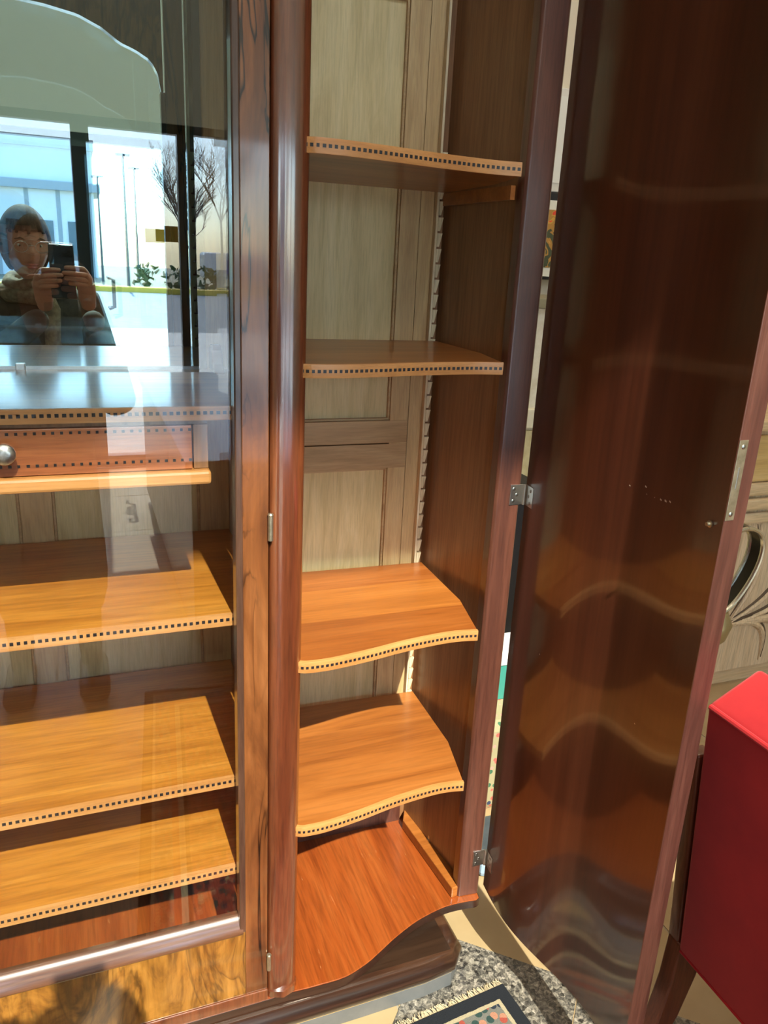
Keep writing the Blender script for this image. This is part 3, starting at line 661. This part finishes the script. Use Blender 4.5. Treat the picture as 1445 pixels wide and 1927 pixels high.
def strands(name, y, sgn):
    vs = []; fs = []; rn = random.Random(4)
    for i in range(330):
        x = -.66 + i * .002; a = rn.uniform(-.006, .006); L = rn.uniform(.010, .017); w_ = .0009; o = len(vs)
        for t in (0, .5, 1):
            xx = x + a * t * t; yy = y + sgn * L * t; zz = .006 - .003 * t + rn.uniform(0, .001)
            vs += [(xx - w_, yy, zz), (xx + w_, yy, zz), (xx, yy, zz + .0012)]
        for t in (0, 1):
            b_ = o + t * 3; fs += [(b_, b_ + 3, b_ + 4, b_ + 1), (b_ + 1, b_ + 4, b_ + 5, b_ + 2), (b_ + 2, b_ + 5, b_ + 3, b_)]
    me = bpy.data.meshes.new(name); me.from_pydata(vs, [], fs); me.materials.append(mat('cream fringe', (.68, .55, .36), .9))
    o = bpy.data.objects.new(name, me); C.objects.link(o); o.parent = rg; o['kind'] = 'stuff'
strands('fringe', 0, 1); strands('fringe', -1.10, -1)

# ------------------------------------------------------------------ red chair beyond the open door
ch = thing('armless_chair', 'red velvet upholstered chair with dark wooden legs, its back turned to the bookcase', 'chair', (1.05, .50, FZ))
def velvet():
    m = noisy('red velvet', (.34, .006, .010), (.44, .012, .014), 9, .75, bump=.15); b = m.node_tree.nodes['Principled BSDF']
    b.inputs['Sheen Weight'].default_value = .6; b.inputs['Sheen Tint'].default_value = (1, .3, .3, 1); b.inputs['Specular IOR Level'].default_value = .2; return m
vel = velvet(); cw = wood('chair leg mahogany', (.10, .025, .012), (.19, .05, .022), (.28, .085, .04), 'Z', 20, .1, .32, .5, .12)
def slab(corners, name, m, parent, bevel, seg=4):     # 8 corners: bottom 4 then top 4
    return MB().add(corners, [(0, 3, 2, 1), (4, 5, 6, 7), (0, 1, 5, 4), (1, 2, 6, 5), (2, 3, 7, 6), (3, 0, 4, 7)]).build(name, m, parent, smooth=True, auto=False, bevel=bevel, seg=seg)
ya, yb = .722, .27
slab([(.838, yb, -1.03), (.838, ya, -1.03), (.925, ya, -1.03), (.925, yb, -1.03), (.796, yb, -.567), (.796, ya, -.567), (.882, ya, -.522), (.882, yb, -.522)], 'backrest', vel, ch, .009)
pp = [(.7975, yb + .008, -.570), (.7975, ya - .006, -.570)]
MB().tube(pp, .0042, 8).build('piping', vel, ch, smooth=True)
MB().tube([(.839, yb + .01, -1.026), (.839, ya - .006, -1.026)], .003, 8).build('piping', vel, ch, smooth=True)
slab([(.85, yb, -1.06), (.85, ya, -1.06), (1.30, ya + .01, -1.06), (1.30, yb - .01, -1.06), (.86, yb, -.93), (.86, ya, -.93), (1.31, ya + .01, -.93), (1.31, yb - .01, -.93)], 'seat', vel, ch, .025)
# wooden side frames, rear sabre legs, front legs
for y in (ya + .004, yb - .028):
    slab([(.845, y, -1.06), (.845, y + .024, -1.06), (.90, y + .024, -1.06), (.90, y, -1.06), (.805, y, -.66), (.805, y + .024, -.66), (.835, y + .024, -.66), (.835, y, -.66)], 'frame', cw, ch, .004)
    vs = []; path_ = [(.870, -1.02, .030), (.862, -1.10, .026), (.845, -1.18, .022), (.815, -1.25, .019), (.790, FZ, .018)]
    for x, z, h_ in path_: vs += [(x - h_, y - .008, z), (x - h_, y + .022, z), (x + h_, y + .022, z), (x + h_, y - .008, z)]
    fs = [(0, 1, 2, 3), (16, 19, 18, 17)] + [(i * 4 + j, (i + 1) * 4 + j, (i + 1) * 4 + (j + 1) % 4, i * 4 + (j + 1) % 4) for i in range(4) for j in range(4)]
    MB().add(vs, fs).build('leg', cw, ch, smooth=True, bevel=.003)
    MB().tube([(1.27, y + .01, -1.06), (1.275, y + .01, -1.16), (1.28, y + .01, FZ)], [.024, .019, .014], 12).build('leg', cw, ch, smooth=True)

# ------------------------------------------------------------------ carved oak dresser on the right
oak = wood('bleached oak', (.54, .36, .19), (.66, .47, .27), (.75, .57, .35), 'Z', 15, .09, .5, .1, .3, pore=.25)
oakh = wood('bleached oak rail', (.56, .37, .18), (.68, .48, .26), (.76, .57, .34), 'X', 15, .09, .45, .15, .3, pore=.2)
honey = wood('honey coloured drawer', (.55, .33, .10), (.66, .43, .16), (.74, .52, .23), 'X', 12, .1, .4, .3, .2, pore=.12)
ds = thing('carved_sideboard', 'pale oak sideboard with a carved leaf panel beyond the open door', 'sideboard', (2.6, 1.95, FZ))
YS = 1.72; XA, XB = 1.72, 3.3
box('body', oak, ds, XA, XB, YS, 2.2, FZ + .06, -.41)
MB().box(XA - .03, XB + .03, YS - .05, 2.22, -.41, -.375).build('top', oakh, ds, bevel=.006)
box('plinth', oakh, ds, XA + .02, XB - .02, YS + .02, 2.18, FZ, FZ + .06)
for i in range(3):
    a = XA + .04 + i * .51; d_ = box('drawer', honey, ds, a, a + .49, YS - .012, YS + .2, -.575, -.43, .003)
    MB().lathe((a + .245, YS - .012, -.50), [(.006, 0), (.006, -.015), (.015, -.022), (.012, -.03)], 'Y', 16).build('knob', M['brass'], d_, smooth=True)
for z0, z1, y in ((-.620, -.578, .018), (-.664, -.628, .026), (-.712, -.676, .016)):
    MB().box(XA - .008, XB + .008, YS - y, YS, z0, z1).build('moulding', oakh, ds, bevel=.007)
groove = mat('carved groove', (.10, .06, .03), .7)
# carved leaves: raised ribs fanning from a point
cx_, cz_ = 1.905, -1.055
for k_, (ang, L, bend) in enumerate([(62, .40, -.10), (40, .42, -.09), (18, .42, -.05), (-4, .40, .03), (-24, .36, .08), (-46, .24, .10), (84, .34, -.06), (108, .28, .05), (135, .18, .04)]):
    a = math.radians(ang); up_pts = []
    for s in range(13):
        t = s / 12; px_ = L * t; off = bend * math.sin(t * math.pi * .9)
        x = cx_ + px_ * math.cos(a) - off * math.sin(a); z = cz_ + px_ * math.sin(a) + off * math.cos(a)
        up_pts.append((x, YS - .001, z))
    rad = [max(.0015, .010 * math.sin(math.pi * (s + .5) / 13.5)) for s in range(13)]
    MB().tube(up_pts, [r * .55 for r in rad], 6).build('carved_vein', groove, ds, smooth=True)
    MB().tube([(x + .013 * math.sin(a), y - .0, z - .013 * math.cos(a)) for x, y, z in up_pts], [r * 1.15 for r in rad], 8).build('carved_leaf', oak, ds, smooth=True)
# looped metal ornament on a stand, in front of the sideboard
lo_ = thing('loop_ornament', 'silver edged teardrop loop of dark metal showing beside the door edge', 'ornament', (1.42, 1.30, FZ))
lpts = []
for s in range(33):
    t = s / 32 * 2 * math.pi; rr = .105
    lpts.append((1.43 + .088 * math.sin(t) * (1 - .45 * (1 - math.cos(t)) / 2) - .03 * (1 - math.cos(t)) / 2 * 1.0, 1.30, -.650 + rr * math.cos(t)))
def ribbon(pts, w0, th, c):
    n = len(pts); vs = []
    for i, p in enumerate(pts):
        o = (Vector(p) - Vector(c)).normalized()
        for y, r in ((-w0, 0), (w0, 0), (w0, th), (-w0, th)): vs.append((p[0] + o.x * r, p[1] + y, p[2] + o.z * r))
    return vs, [(i * 4 + j, (i + 1) * 4 + j, (i + 1) * 4 + (j + 1) % 4, i * 4 + (j + 1) % 4) for i in range(n - 1) for j in range(4)]
vs, fs = ribbon(lpts, .020, .004, (1.43, 1.30, -.65)); MB().add(vs, fs).build('band', mat('dark bronze band', (.05, .045, .03), .3, .6), lo_, smooth=True)
for y in (-.020, .020): MB().tube([(p[0], p[1] + y, p[2]) for p in lpts], .0055, 8, False).build('rim', mat('silver gilt rim', (.72, .68, .55), .25, .9), lo_, smooth=True)
MB().lathe((1.40, 1.30, 0), [(.13, FZ), (.13, FZ + .015), (.02, FZ + .03), (.012, FZ + .1), (.012, -.86), (.035, -.83), (.045, -.79), (.03, -.757), (.01, -.755)], k=24).build('stand', mat('gilt stand', (.50, .42, .22), .35, .8), lo_, smooth=True)

# ------------------------------------------------------------------ things showing in the gap between stile and door
def wx(r, y): return r * y
f1 = thing('framed_print', 'white framed print hanging highest behind the bookcase', 'picture', (1.5, Y1 - .02, .40))
box('frame', mat('white frame', (.78, .74, .64), .5), f1, 1.28, 2.1, Y1 - .035, Y1 - .002, .262, .575, .003); box('sheet', mat('ivory paper', (.82, .80, .70), .7), f1, 1.31, 2.07, Y1 - .038, Y1 - .034, .29, .55)
f2 = thing('framed_painting', 'dark framed painting of red and orange flowers behind the open door', 'picture', (1.6, Y1 - .02, .05))
box('frame', M['black'], f2, 1.26, 2.0, Y1 - .04, Y1 - .002, -.02, .262, .003)
box('mount', mat('cream mount', (.80, .76, .62), .7), f2, 1.28, 1.98, Y1 - .043, Y1 - .04, -.01, .235)
def painting():
    m = mat('flower painting', (.5, .2, .05), .6); b = m.node_tree.nodes['Principled BSDF']; v = coords(m, (14, 14, 14), False)
    n_ = nd(m, 'ShaderNodeTexNoise', Scale=1., Detail=3., Distortion=1.5); lk(m, v, n_.inputs['Vector'])
    r = ramp(m, [(.3, (.06, .07, .03)), (.42, (.45, .22, .04)), (.52, (.62, .33, .05)), (.58, (.75, .06, .02)), (.7, (.85, .78, .6))]); r.color_ramp.interpolation = 'CONSTANT'
    lk(m, n_.outputs['Fac'], r.inputs[0]); lk(m, r.outputs[0], b.inputs['Base Color']); return m
box('canvas', painting(), f2, 1.30, 1.96, Y1 - .046, Y1 - .043, .02, .205)
cab = thing('cream_cabinet', 'cream cabinet with an embossed front against the back wall', 'cabinet', (1.55, 2.2, FZ))
cream = noisy('embossed cream lacquer', (.66, .58, .40), (.80, .74, .58), 22, .5, bump=.5)
CX0, CX1 = 1.20, 1.66
box('body', cream, cab, CX0, CX1, 2.06, Y1 - .05, FZ + .05, -.10); box('top', mat('olive top', (.25, .22, .13), .4), cab, CX0 - .02, CX1 + .02, 2.03, Y1 - .05, -.10, -.07, .004)
box('shelf_lip', mat('cream lip', (.74, .66, .46), .5), cab, CX0 - .01, CX1 + .01, 2.035, 2.06, -.46, -.40, .003)
box('lower_door', noisy('straw coloured panel', (.58, .46, .22), (.70, .60, .32), 30, .6, bump=.4), cab, CX0 + .01, CX1 - .01, 2.05, 2.062, FZ + .08, -.47, .003)
for x in (CX0 + .03, CX1 - .03):
    box('foot', M['black'], cab, x - .02, x + .02, 2.08, 2.12, FZ, FZ + .05)
blk = thing('black_speaker_case', 'tall black case standing behind the open door', 'case', (1.2, 1.82, FZ))
MB().box(1.02, 1.19, 1.74, 1.90, -1.08, -.56).build('case', M['black'], blk, bevel=.008); box('stand', M['black'], blk, 1.06, 1.15, 1.78, 1.86, FZ, -1.08)
gb = thing('green_box', 'teal green box with a white lid on the floral stool', 'box', (1.0, 1.55, -.98))
MB().box(.88, 1.10, 1.50, 1.62, -1.045, -.945).build('carton', mat('teal green card', (.04, .24, .19), .5), gb, bevel=.003); MB().box(.875, 1.105, 1.495, 1.625, -.945, -.925).build('lid', mat('white card', (.78, .78, .74), .5), gb, bevel=.003)
def floral():
    m = mat('floral fabric', (.6, .55, .35), .9); b = m.node_tree.nodes['Principled BSDF']; v = coords(m, (55, 55, 55), False)
    vo = nd(m, 'ShaderNodeTexVoronoi', Scale=1.); lk(m, v, vo.inputs['Vector']); s_ = nd(m, 'ShaderNodeSeparateXYZ'); lk(m, vo.outputs['Color'], s_.inputs[0])
    r = ramp(m, [(0, (.55, .10, .08)), (.25, (.04, .12, .06)), (.5, (.65, .25, .20)), (.7, (.03, .04, .08)), (.85, (.12, .25, .12))]); r.color_ramp.interpolation = 'CONSTANT'; lk(m, s_.outputs[0], r.inputs[0])
    lt = nd(m, 'ShaderNodeMath', operation='LESS_THAN'); lk(m, vo.outputs['Distance'], lt.inputs[0]); lt.inputs[1].default_value = .34
    mx_ = nd(m, 'ShaderNodeMixRGB'); lk(m, lt.outputs[0], mx_.inputs[0]); mx_.inputs[1].default_value = (.32, .27, .15, 1); lk(m, r.outputs[0], mx_.inputs[2]); lk(m, mx_.outputs[0], b.inputs['Base Color']); return m
st_ = thing('floral_stool', 'upholstered stool in floral fabric behind the open door', 'stool', (.98, 1.5, FZ))
MB().box(.84, 1.16, 1.40, 1.66, FZ + .0, -1.045).build('skirt', floral(), st_, bevel=.02)
tg = thing('blue_cloth', 'folded pale blue cloth on the floor behind the door hinge', 'cloth', (.80, 1.24, FZ))
MB().box(.755, .90, 1.20, 1.34, FZ, FZ + .05).build('fold', noisy('pale blue cotton', (.25, .36, .48), (.35, .46, .58), 20, .9, bump=.4), tg, bevel=.015)

# ------------------------------------------------------------------ the photographer, seen in the mirror
PX, PY = -.125, -.265
pr = thing('person', 'person in a dark jacket taking the photo with a phone, reflected in the mirror', 'person', (PX, PY - .08, FZ))
def skin(name, verts, edges, radii, m, parent, root=0, sub=2):
    o0 = wl_of(parent); me = bpy.data.meshes.new(name); me.from_pydata([(x - o0.x, y - o0.y, z + H - o0.z) for x, y, z in verts], edges, []); me.materials.append(m)
    o = bpy.data.objects.new(name, me); C.objects.link(o); o.parent = parent
    sk = o.modifiers.new('s', 'SKIN'); sk.use_smooth_shade = True
    for i, r in enumerate(radii):
        r = r if isinstance(r, tuple) else (r, r)
        me.skin_vertices[0].data[i].radius = r; me.skin_vertices[0].data[i].use_root = (i == root)
    sb = o.modifiers.new('u', 'SUBSURF'); sb.levels = sub; sb.render_levels = sub
    return o
skm = mat('skin', (.50, .25, .17), .5); skm.node_tree.nodes['Principled BSDF'].inputs['Subsurface Weight'].default_value = .05
coat_m = noisy('dark olive jacket cloth', (.035, .035, .028), (.075, .07, .05), 40, .85, bump=.5)
scarf_m = noisy('grey brown scarf', (.16, .12, .08), (.34, .27, .18), 60, .9, bump=.6)
trou_m = noisy('black trousers cloth', (.012, .013, .018), (.02, .022, .028), 40, .9)
fx = PX
# body: pelvis, spine, neck, legs in one surface
V_ = [(fx, PY - .10, -.56), (fx, PY - .10, -.42), (fx, PY - .10, -.29), (fx, PY - .10, -.20), (fx - .01, PY - .07, -.125), (fx - .012, PY - .06, -.085),
      (fx - .085, PY - .10, -.62), (fx - .095, PY - .09, -.93), (fx - .10, PY - .12, -1.23), (fx - .105, PY - .02, -1.27),
      (fx + .085, PY - .10, -.62), (fx + .095, PY - .09, -.93), (fx + .10, PY - .12, -1.23), (fx + .105, PY - .02, -1.27)]
E_ = [(0, 1), (1, 2), (2, 3), (3, 4), (4, 5), (0, 6), (6, 7), (7, 8), (8, 9), (0, 10), (10, 11), (11, 12), (12, 13)]
skin('body', V_, E_, [(.13, .095), (.12, .085), (.14, .095), (.10, .075), (.045, .048), (.042, .045), .075, .052, .035, .025, .075, .052, .035, .025], trou_m, pr)
for s in (-1, 1):
    MB().box(fx + s * .105 - .043, fx + s * .105 + .043, PY - .165, PY + .075, FZ, FZ + .065).build('shoe', M['black'], pr, bevel=.025)
# jacket with both sleeves
RH = Vector((.012, -.030, -.105)); LH = Vector((-.080, -.030, -.110))
V_ = [(fx, PY - .10, -1.14), (fx, PY - .10, -.60), (fx, PY - .10, -.29), (fx, PY - .10, -.195), (fx, PY - .085, -.145),
      (fx + .165, PY - .10, -.195), (fx + .225, PY - .05, -.43), (RH.x + .035, RH.y - .05, RH.z - .095),
      (fx - .165, PY - .10, -.195), (fx - .225, PY - .05, -.43), (LH.x - .015, LH.y - .05, LH.z - .095)]
E_ = [(0, 1), (1, 2), (2, 3), (3, 4), (3, 5), (5, 6), (6, 7), (3, 8), (8, 9), (9, 10)]
skin('jacket', V_, E_, [(.19, .15), (.165, .13), (.165, .12), (.12, .095), (.075, .07), .072, .055, .040, .072, .055, .040], coat_m, pr)
# scarf: two loose coils
for q, (rz, zz, r_) in enumerate(((.075, -.118, .026), (.088, -.150, .028))):
    pts = [(fx - .005 + rz * math.cos(a) * 1.05, PY - .068 + rz * math.sin(a), zz + .010 * math.sin(2 * a + q)) for a in [i * 2 * math.pi / 20 for i in range(21)]]
    MB().tube(pts, [r_ * (1 + .18 * math.sin(i * 1.7)) for i in range(21)], 10).build('scarf', scarf_m, pr, smooth=True)
MB().tube([(fx + .03, PY + .02, -.15), (fx + .05, PY + .05, -.20), (fx + .045, PY + .055, -.30), (fx + .05, PY + .05, -.40)], [.025, .028, .026, .03], 10).build('scarf', scarf_m, pr, smooth=True)
# head: deformed sphere with brow, eye sockets, nose, lips, chin
hc = Vector((-.142, -.215, .010))
def head():
    bm = bmesh.new(); bmesh.ops.create_uvsphere(bm, u_segments=56, v_segments=40, radius=1.0)
    for v in bm.verts:
        x, y, z = v.co; X, Y, Z = x * .073, y * .092, z * .112
        if z < 0: X *= 1 - .30 * (-z) ** 1.5; 
        if z < -.2 and y < 0: Y *= 1 - .25 * min(1, (-z - .2) * 1.2)
        if y > 0:
            def g(cx, cz, sx_, sz_): return math.exp(-((X - cx) / sx_) ** 2 - ((Z - cz) / sz_) ** 2)
            Y *= 1 - .10 * (1 - abs(x)) * 0
            Y -= .009 * (g(-.030, .004, .017, .011) + g(.030, .004, .017, .011))
            Y += .004 * (g(-.028, .024, .022, .008) + g(.028, .024, .022, .008))
            Y += .026 * g(0, -.022, .0095, .012) + .014 * g(0, -.006, .0075, .018)
            Y += .007 * g(0, -.052, .020, .0055) + .007 * g(0, -.063, .017, .006) - .005 * g(0, -.0575, .02, .0022)
            Y += .010 * g(0, -.090, .022, .014) + .004 * (g(-.038, -.03, .02, .02) + g(.038, -.03, .02, .02))
        v.co = (X, Y, Z)
    return bm
def bm_obj(bm, name, m, parent, loc, rz=0., rxx=0., smooth=True):
    bm.transform(Matrix.Translation(loc + Vector((0, 0, H)) - wl_of(parent)) @ Euler((rxx, 0, rz)).to_matrix().to_4x4())
    me = bpy.data.meshes.new(name); bm.to_mesh(me); bm.free(); me.materials.append(m)
    if smooth: me.shade_smooth()
    o = bpy.data.objects.new(name, me); C.objects.link(o); o.parent = parent; return o
HR = math.radians(-14); HX = math.radians(-6)
hd = bm_obj(head(), 'head', skm, pr, hc, HR, HX)
HM = Matrix.Translation(hc) @ Euler((HX, 0, HR)).to_matrix().to_4x4()
def hp(x, y, z): return HM @ Vector((x, y, z))
eye_m = mat('eye white', (.7, .7, .68), .2); iris_m = mat('iris', (.05, .03, .02), .2); lip_m = mat('lips', (.45, .12, .10), .45); hair_m = wood('brown hair', (.035, .017, .009), (.075, .038, .02), (.14, .08, .045), 'Z', 60, .05, .8, 0, .3, pore=.5)
for s in (-1, 1):
    bm = bmesh.new(); bmesh.ops.create_uvsphere(bm, u_segments=16, v_segments=12, radius=.0110); bm_obj(bm, 'eye', eye_m, hd, hp(s * .030, .0655, .003))
    bm = bmesh.new(); bmesh.ops.create_uvsphere(bm, u_segments=12, v_segments=8, radius=.0056); bm_obj(bm, 'iris', iris_m, hd, hp(s * .030, .0722, .0025))
    MB().tube([tuple(hp(s * .014, .087, .021)), tuple(hp(s * .030, .086, .027)), tuple(hp(s * .046, .076, .022))], [.002, .0028, .0015], 6).build('eyebrow', hair_m, hd, smooth=True)
    MB().tube([tuple(hp(s * .071, -.002 + .012 * math.cos(a), -.005 + .026 * math.sin(a))) for a in [i * .6 for i in range(11)]], .0055, 6).build('ear', skm, hd, smooth=True)
MB().tube([tuple(hp(x, .0955 - 6 * x * x * 2, -.054 + .0)) for x in (-.020, -.01, 0, .01, .020)], [.0012, .0032, .0036, .0032, .0012], 8).build('lip', lip_m, hd, smooth=True)
MB().tube([tuple(hp(x, .0950 - 6 * x * x * 2, -.0625)) for x in (-.017, -.009, 0, .009, .017)], [.0012, .0036, .0042, .0036, .0012], 8).build('lip', lip_m, hd, smooth=True)
# hair: cap with fringe over the brow, sides falling to the jaw
bm = bmesh.new(); bmesh.ops.create_uvsphere(bm, u_segments=64, v_segments=48, radius=1.0)
dele = []
for v in bm.verts:
    x, y, z = v.co
    X, Y, Z = x * .080, y * .100 - .004, z * .120 + .003
    if z < 0: X *= 1 - .10 * (-z)
    wv = .0025 * math.sin(40 * math.atan2(x, y)) * (1 - abs(z)); X += wv * x; Y += wv * y
    v.co = (X, Y, Z)
    face = y > .30 and abs(x) < .80 and Z < .040 + .005 * math.sin(30 * x)
    if face or Z < -.085: dele.append(v)
bmesh.ops.delete(bm, geom=dele, context='VERTS')
ho = bm_obj(bm, 'hair', hair_m, hd, hc, HR, HX); so = ho.modifiers.new('s', 'SOLIDIFY'); so.thickness = .008; so.offset = -1
for s in (-1, 1):     # glasses
    MB().tube([tuple(hp(s * .032 + .021 * math.cos(a), .098, .001 + .017 * math.sin(a))) for a in [i * 2 * math.pi / 20 for i in range(21)]], .0009, 6).build('glasses_rim', M['steel'], hd, smooth=True)
MB().tube([tuple(hp(-.011, .099, .004)), tuple(hp(0, .102, .007)), tuple(hp(.011, .099, .004))], .0009, 6).build('glasses_bridge', M['steel'], hd)
# hands holding the phone from below on both sides
def hand(parent, wrist, palm, sgn, name='hand'):
    w_ = Vector(wrist); p_ = Vector(palm); V = [tuple(w_), tuple((w_ + p_) / 2), tuple(p_)]; E = [(0, 1), (1, 2)]; R = [(.024, .019), (.030, .018), (.034, .014)]
    # four fingers curl behind and up the phone's back, thumb on its screen side
    for i, (L, dz) in enumerate(((.050, .022), (.056, .006), (.052, -.010), (.042, -.025))):
        b0 = p_ + Vector((0, .012, dz)); d1 = Vector((-sgn * .45, .55, .10)).normalized(); d2 = Vector((-sgn * 1.0, .05, .06)).normalized(); d3 = Vector((-sgn * .9, -.25, .0)).normalized()
        pts = [b0, b0 + d1 * L * .42, b0 + d1 * L * .42 + d2 * L * .55, b0 + d1 * L * .42 + d2 * L * .55 + d3 * L * .42]
        o = len(V); V += [tuple(q) for q in pts]; E += [(2, o), (o, o + 1), (o + 1, o + 2), (o + 2, o + 3)]; R += [.0100, .0090, .0080, .0068]
    b0 = (w_ + p_) / 2 + Vector((-sgn * .012, -.010, .012)); pts = [b0, b0 + Vector((-sgn * .015, -.012, .030)), b0 + Vector((-sgn * .030, -.010, .055))]
    o = len(V); V += [tuple(q) for q in pts]; E += [(1, o), (o, o + 1), (o + 1, o + 2)]; R += [.012, .0105, .008]
    return skin(name, V, E, R, skm, parent, 0, 2)
hand(pr, (RH.x + .030, RH.y - .045, RH.z - .085), (.034, -.028, -.082), 1)
hand(pr, (LH.x - .010, LH.y - .045, LH.z - .085), (-.096, -.028, -.090), -1)
# phone
ph = thing('smartphone', 'dark smartphone with three camera lenses held up by the photographer', 'phone', (-.036, -.010, -.11))
MB().box(-.068, .006, -.015, -.0075, -.150, .014).build('body', mat('graphite phone', (.05, .055, .06), .25, .4), ph, bevel=.004)
MB().box(-.030, .004, -.0075, -.0060, -.024, .012).build('camera_plate', mat('lens plate', (.035, .04, .045), .15, .2), ph, bevel=.002)
for x, z in ((-.006, .001), (-.006, -.014), (-.021, -.0065)):
    MB().lathe((x, -.006, z), [(.0062, 0), (.0062, .0012), (.0045, .0012), (.0045, .0006)], 'Y', 18).build('lens', M['black'], ph, smooth=True)

# display table behind the photographer, reflected in the door glass
tb = thing('display_counter', 'long dark wooden display counter whose edge is reflected in the door glass', 'counter', (.8, -1.35, FZ))
tw = wood('dark table wood', (.05, .025, .012), (.09, .045, .022), (.14, .07, .035), 'Y', 12, .07, .35, .3, .15)
MB().box(.28, 1.25, -2.3, -.35, -.635, -.60).build('counter_top', tw, tb, bevel=.004)
MB().box(.30, 1.23, -2.27, -.38, FZ + .06, -.635).build('body', tw, tb, bevel=.002)  # solid body added to block bright windows below the top
MB().box(.33, 1.20, -2.24, -.41, FZ, FZ + .06).build('plinth', M['black'], tb)
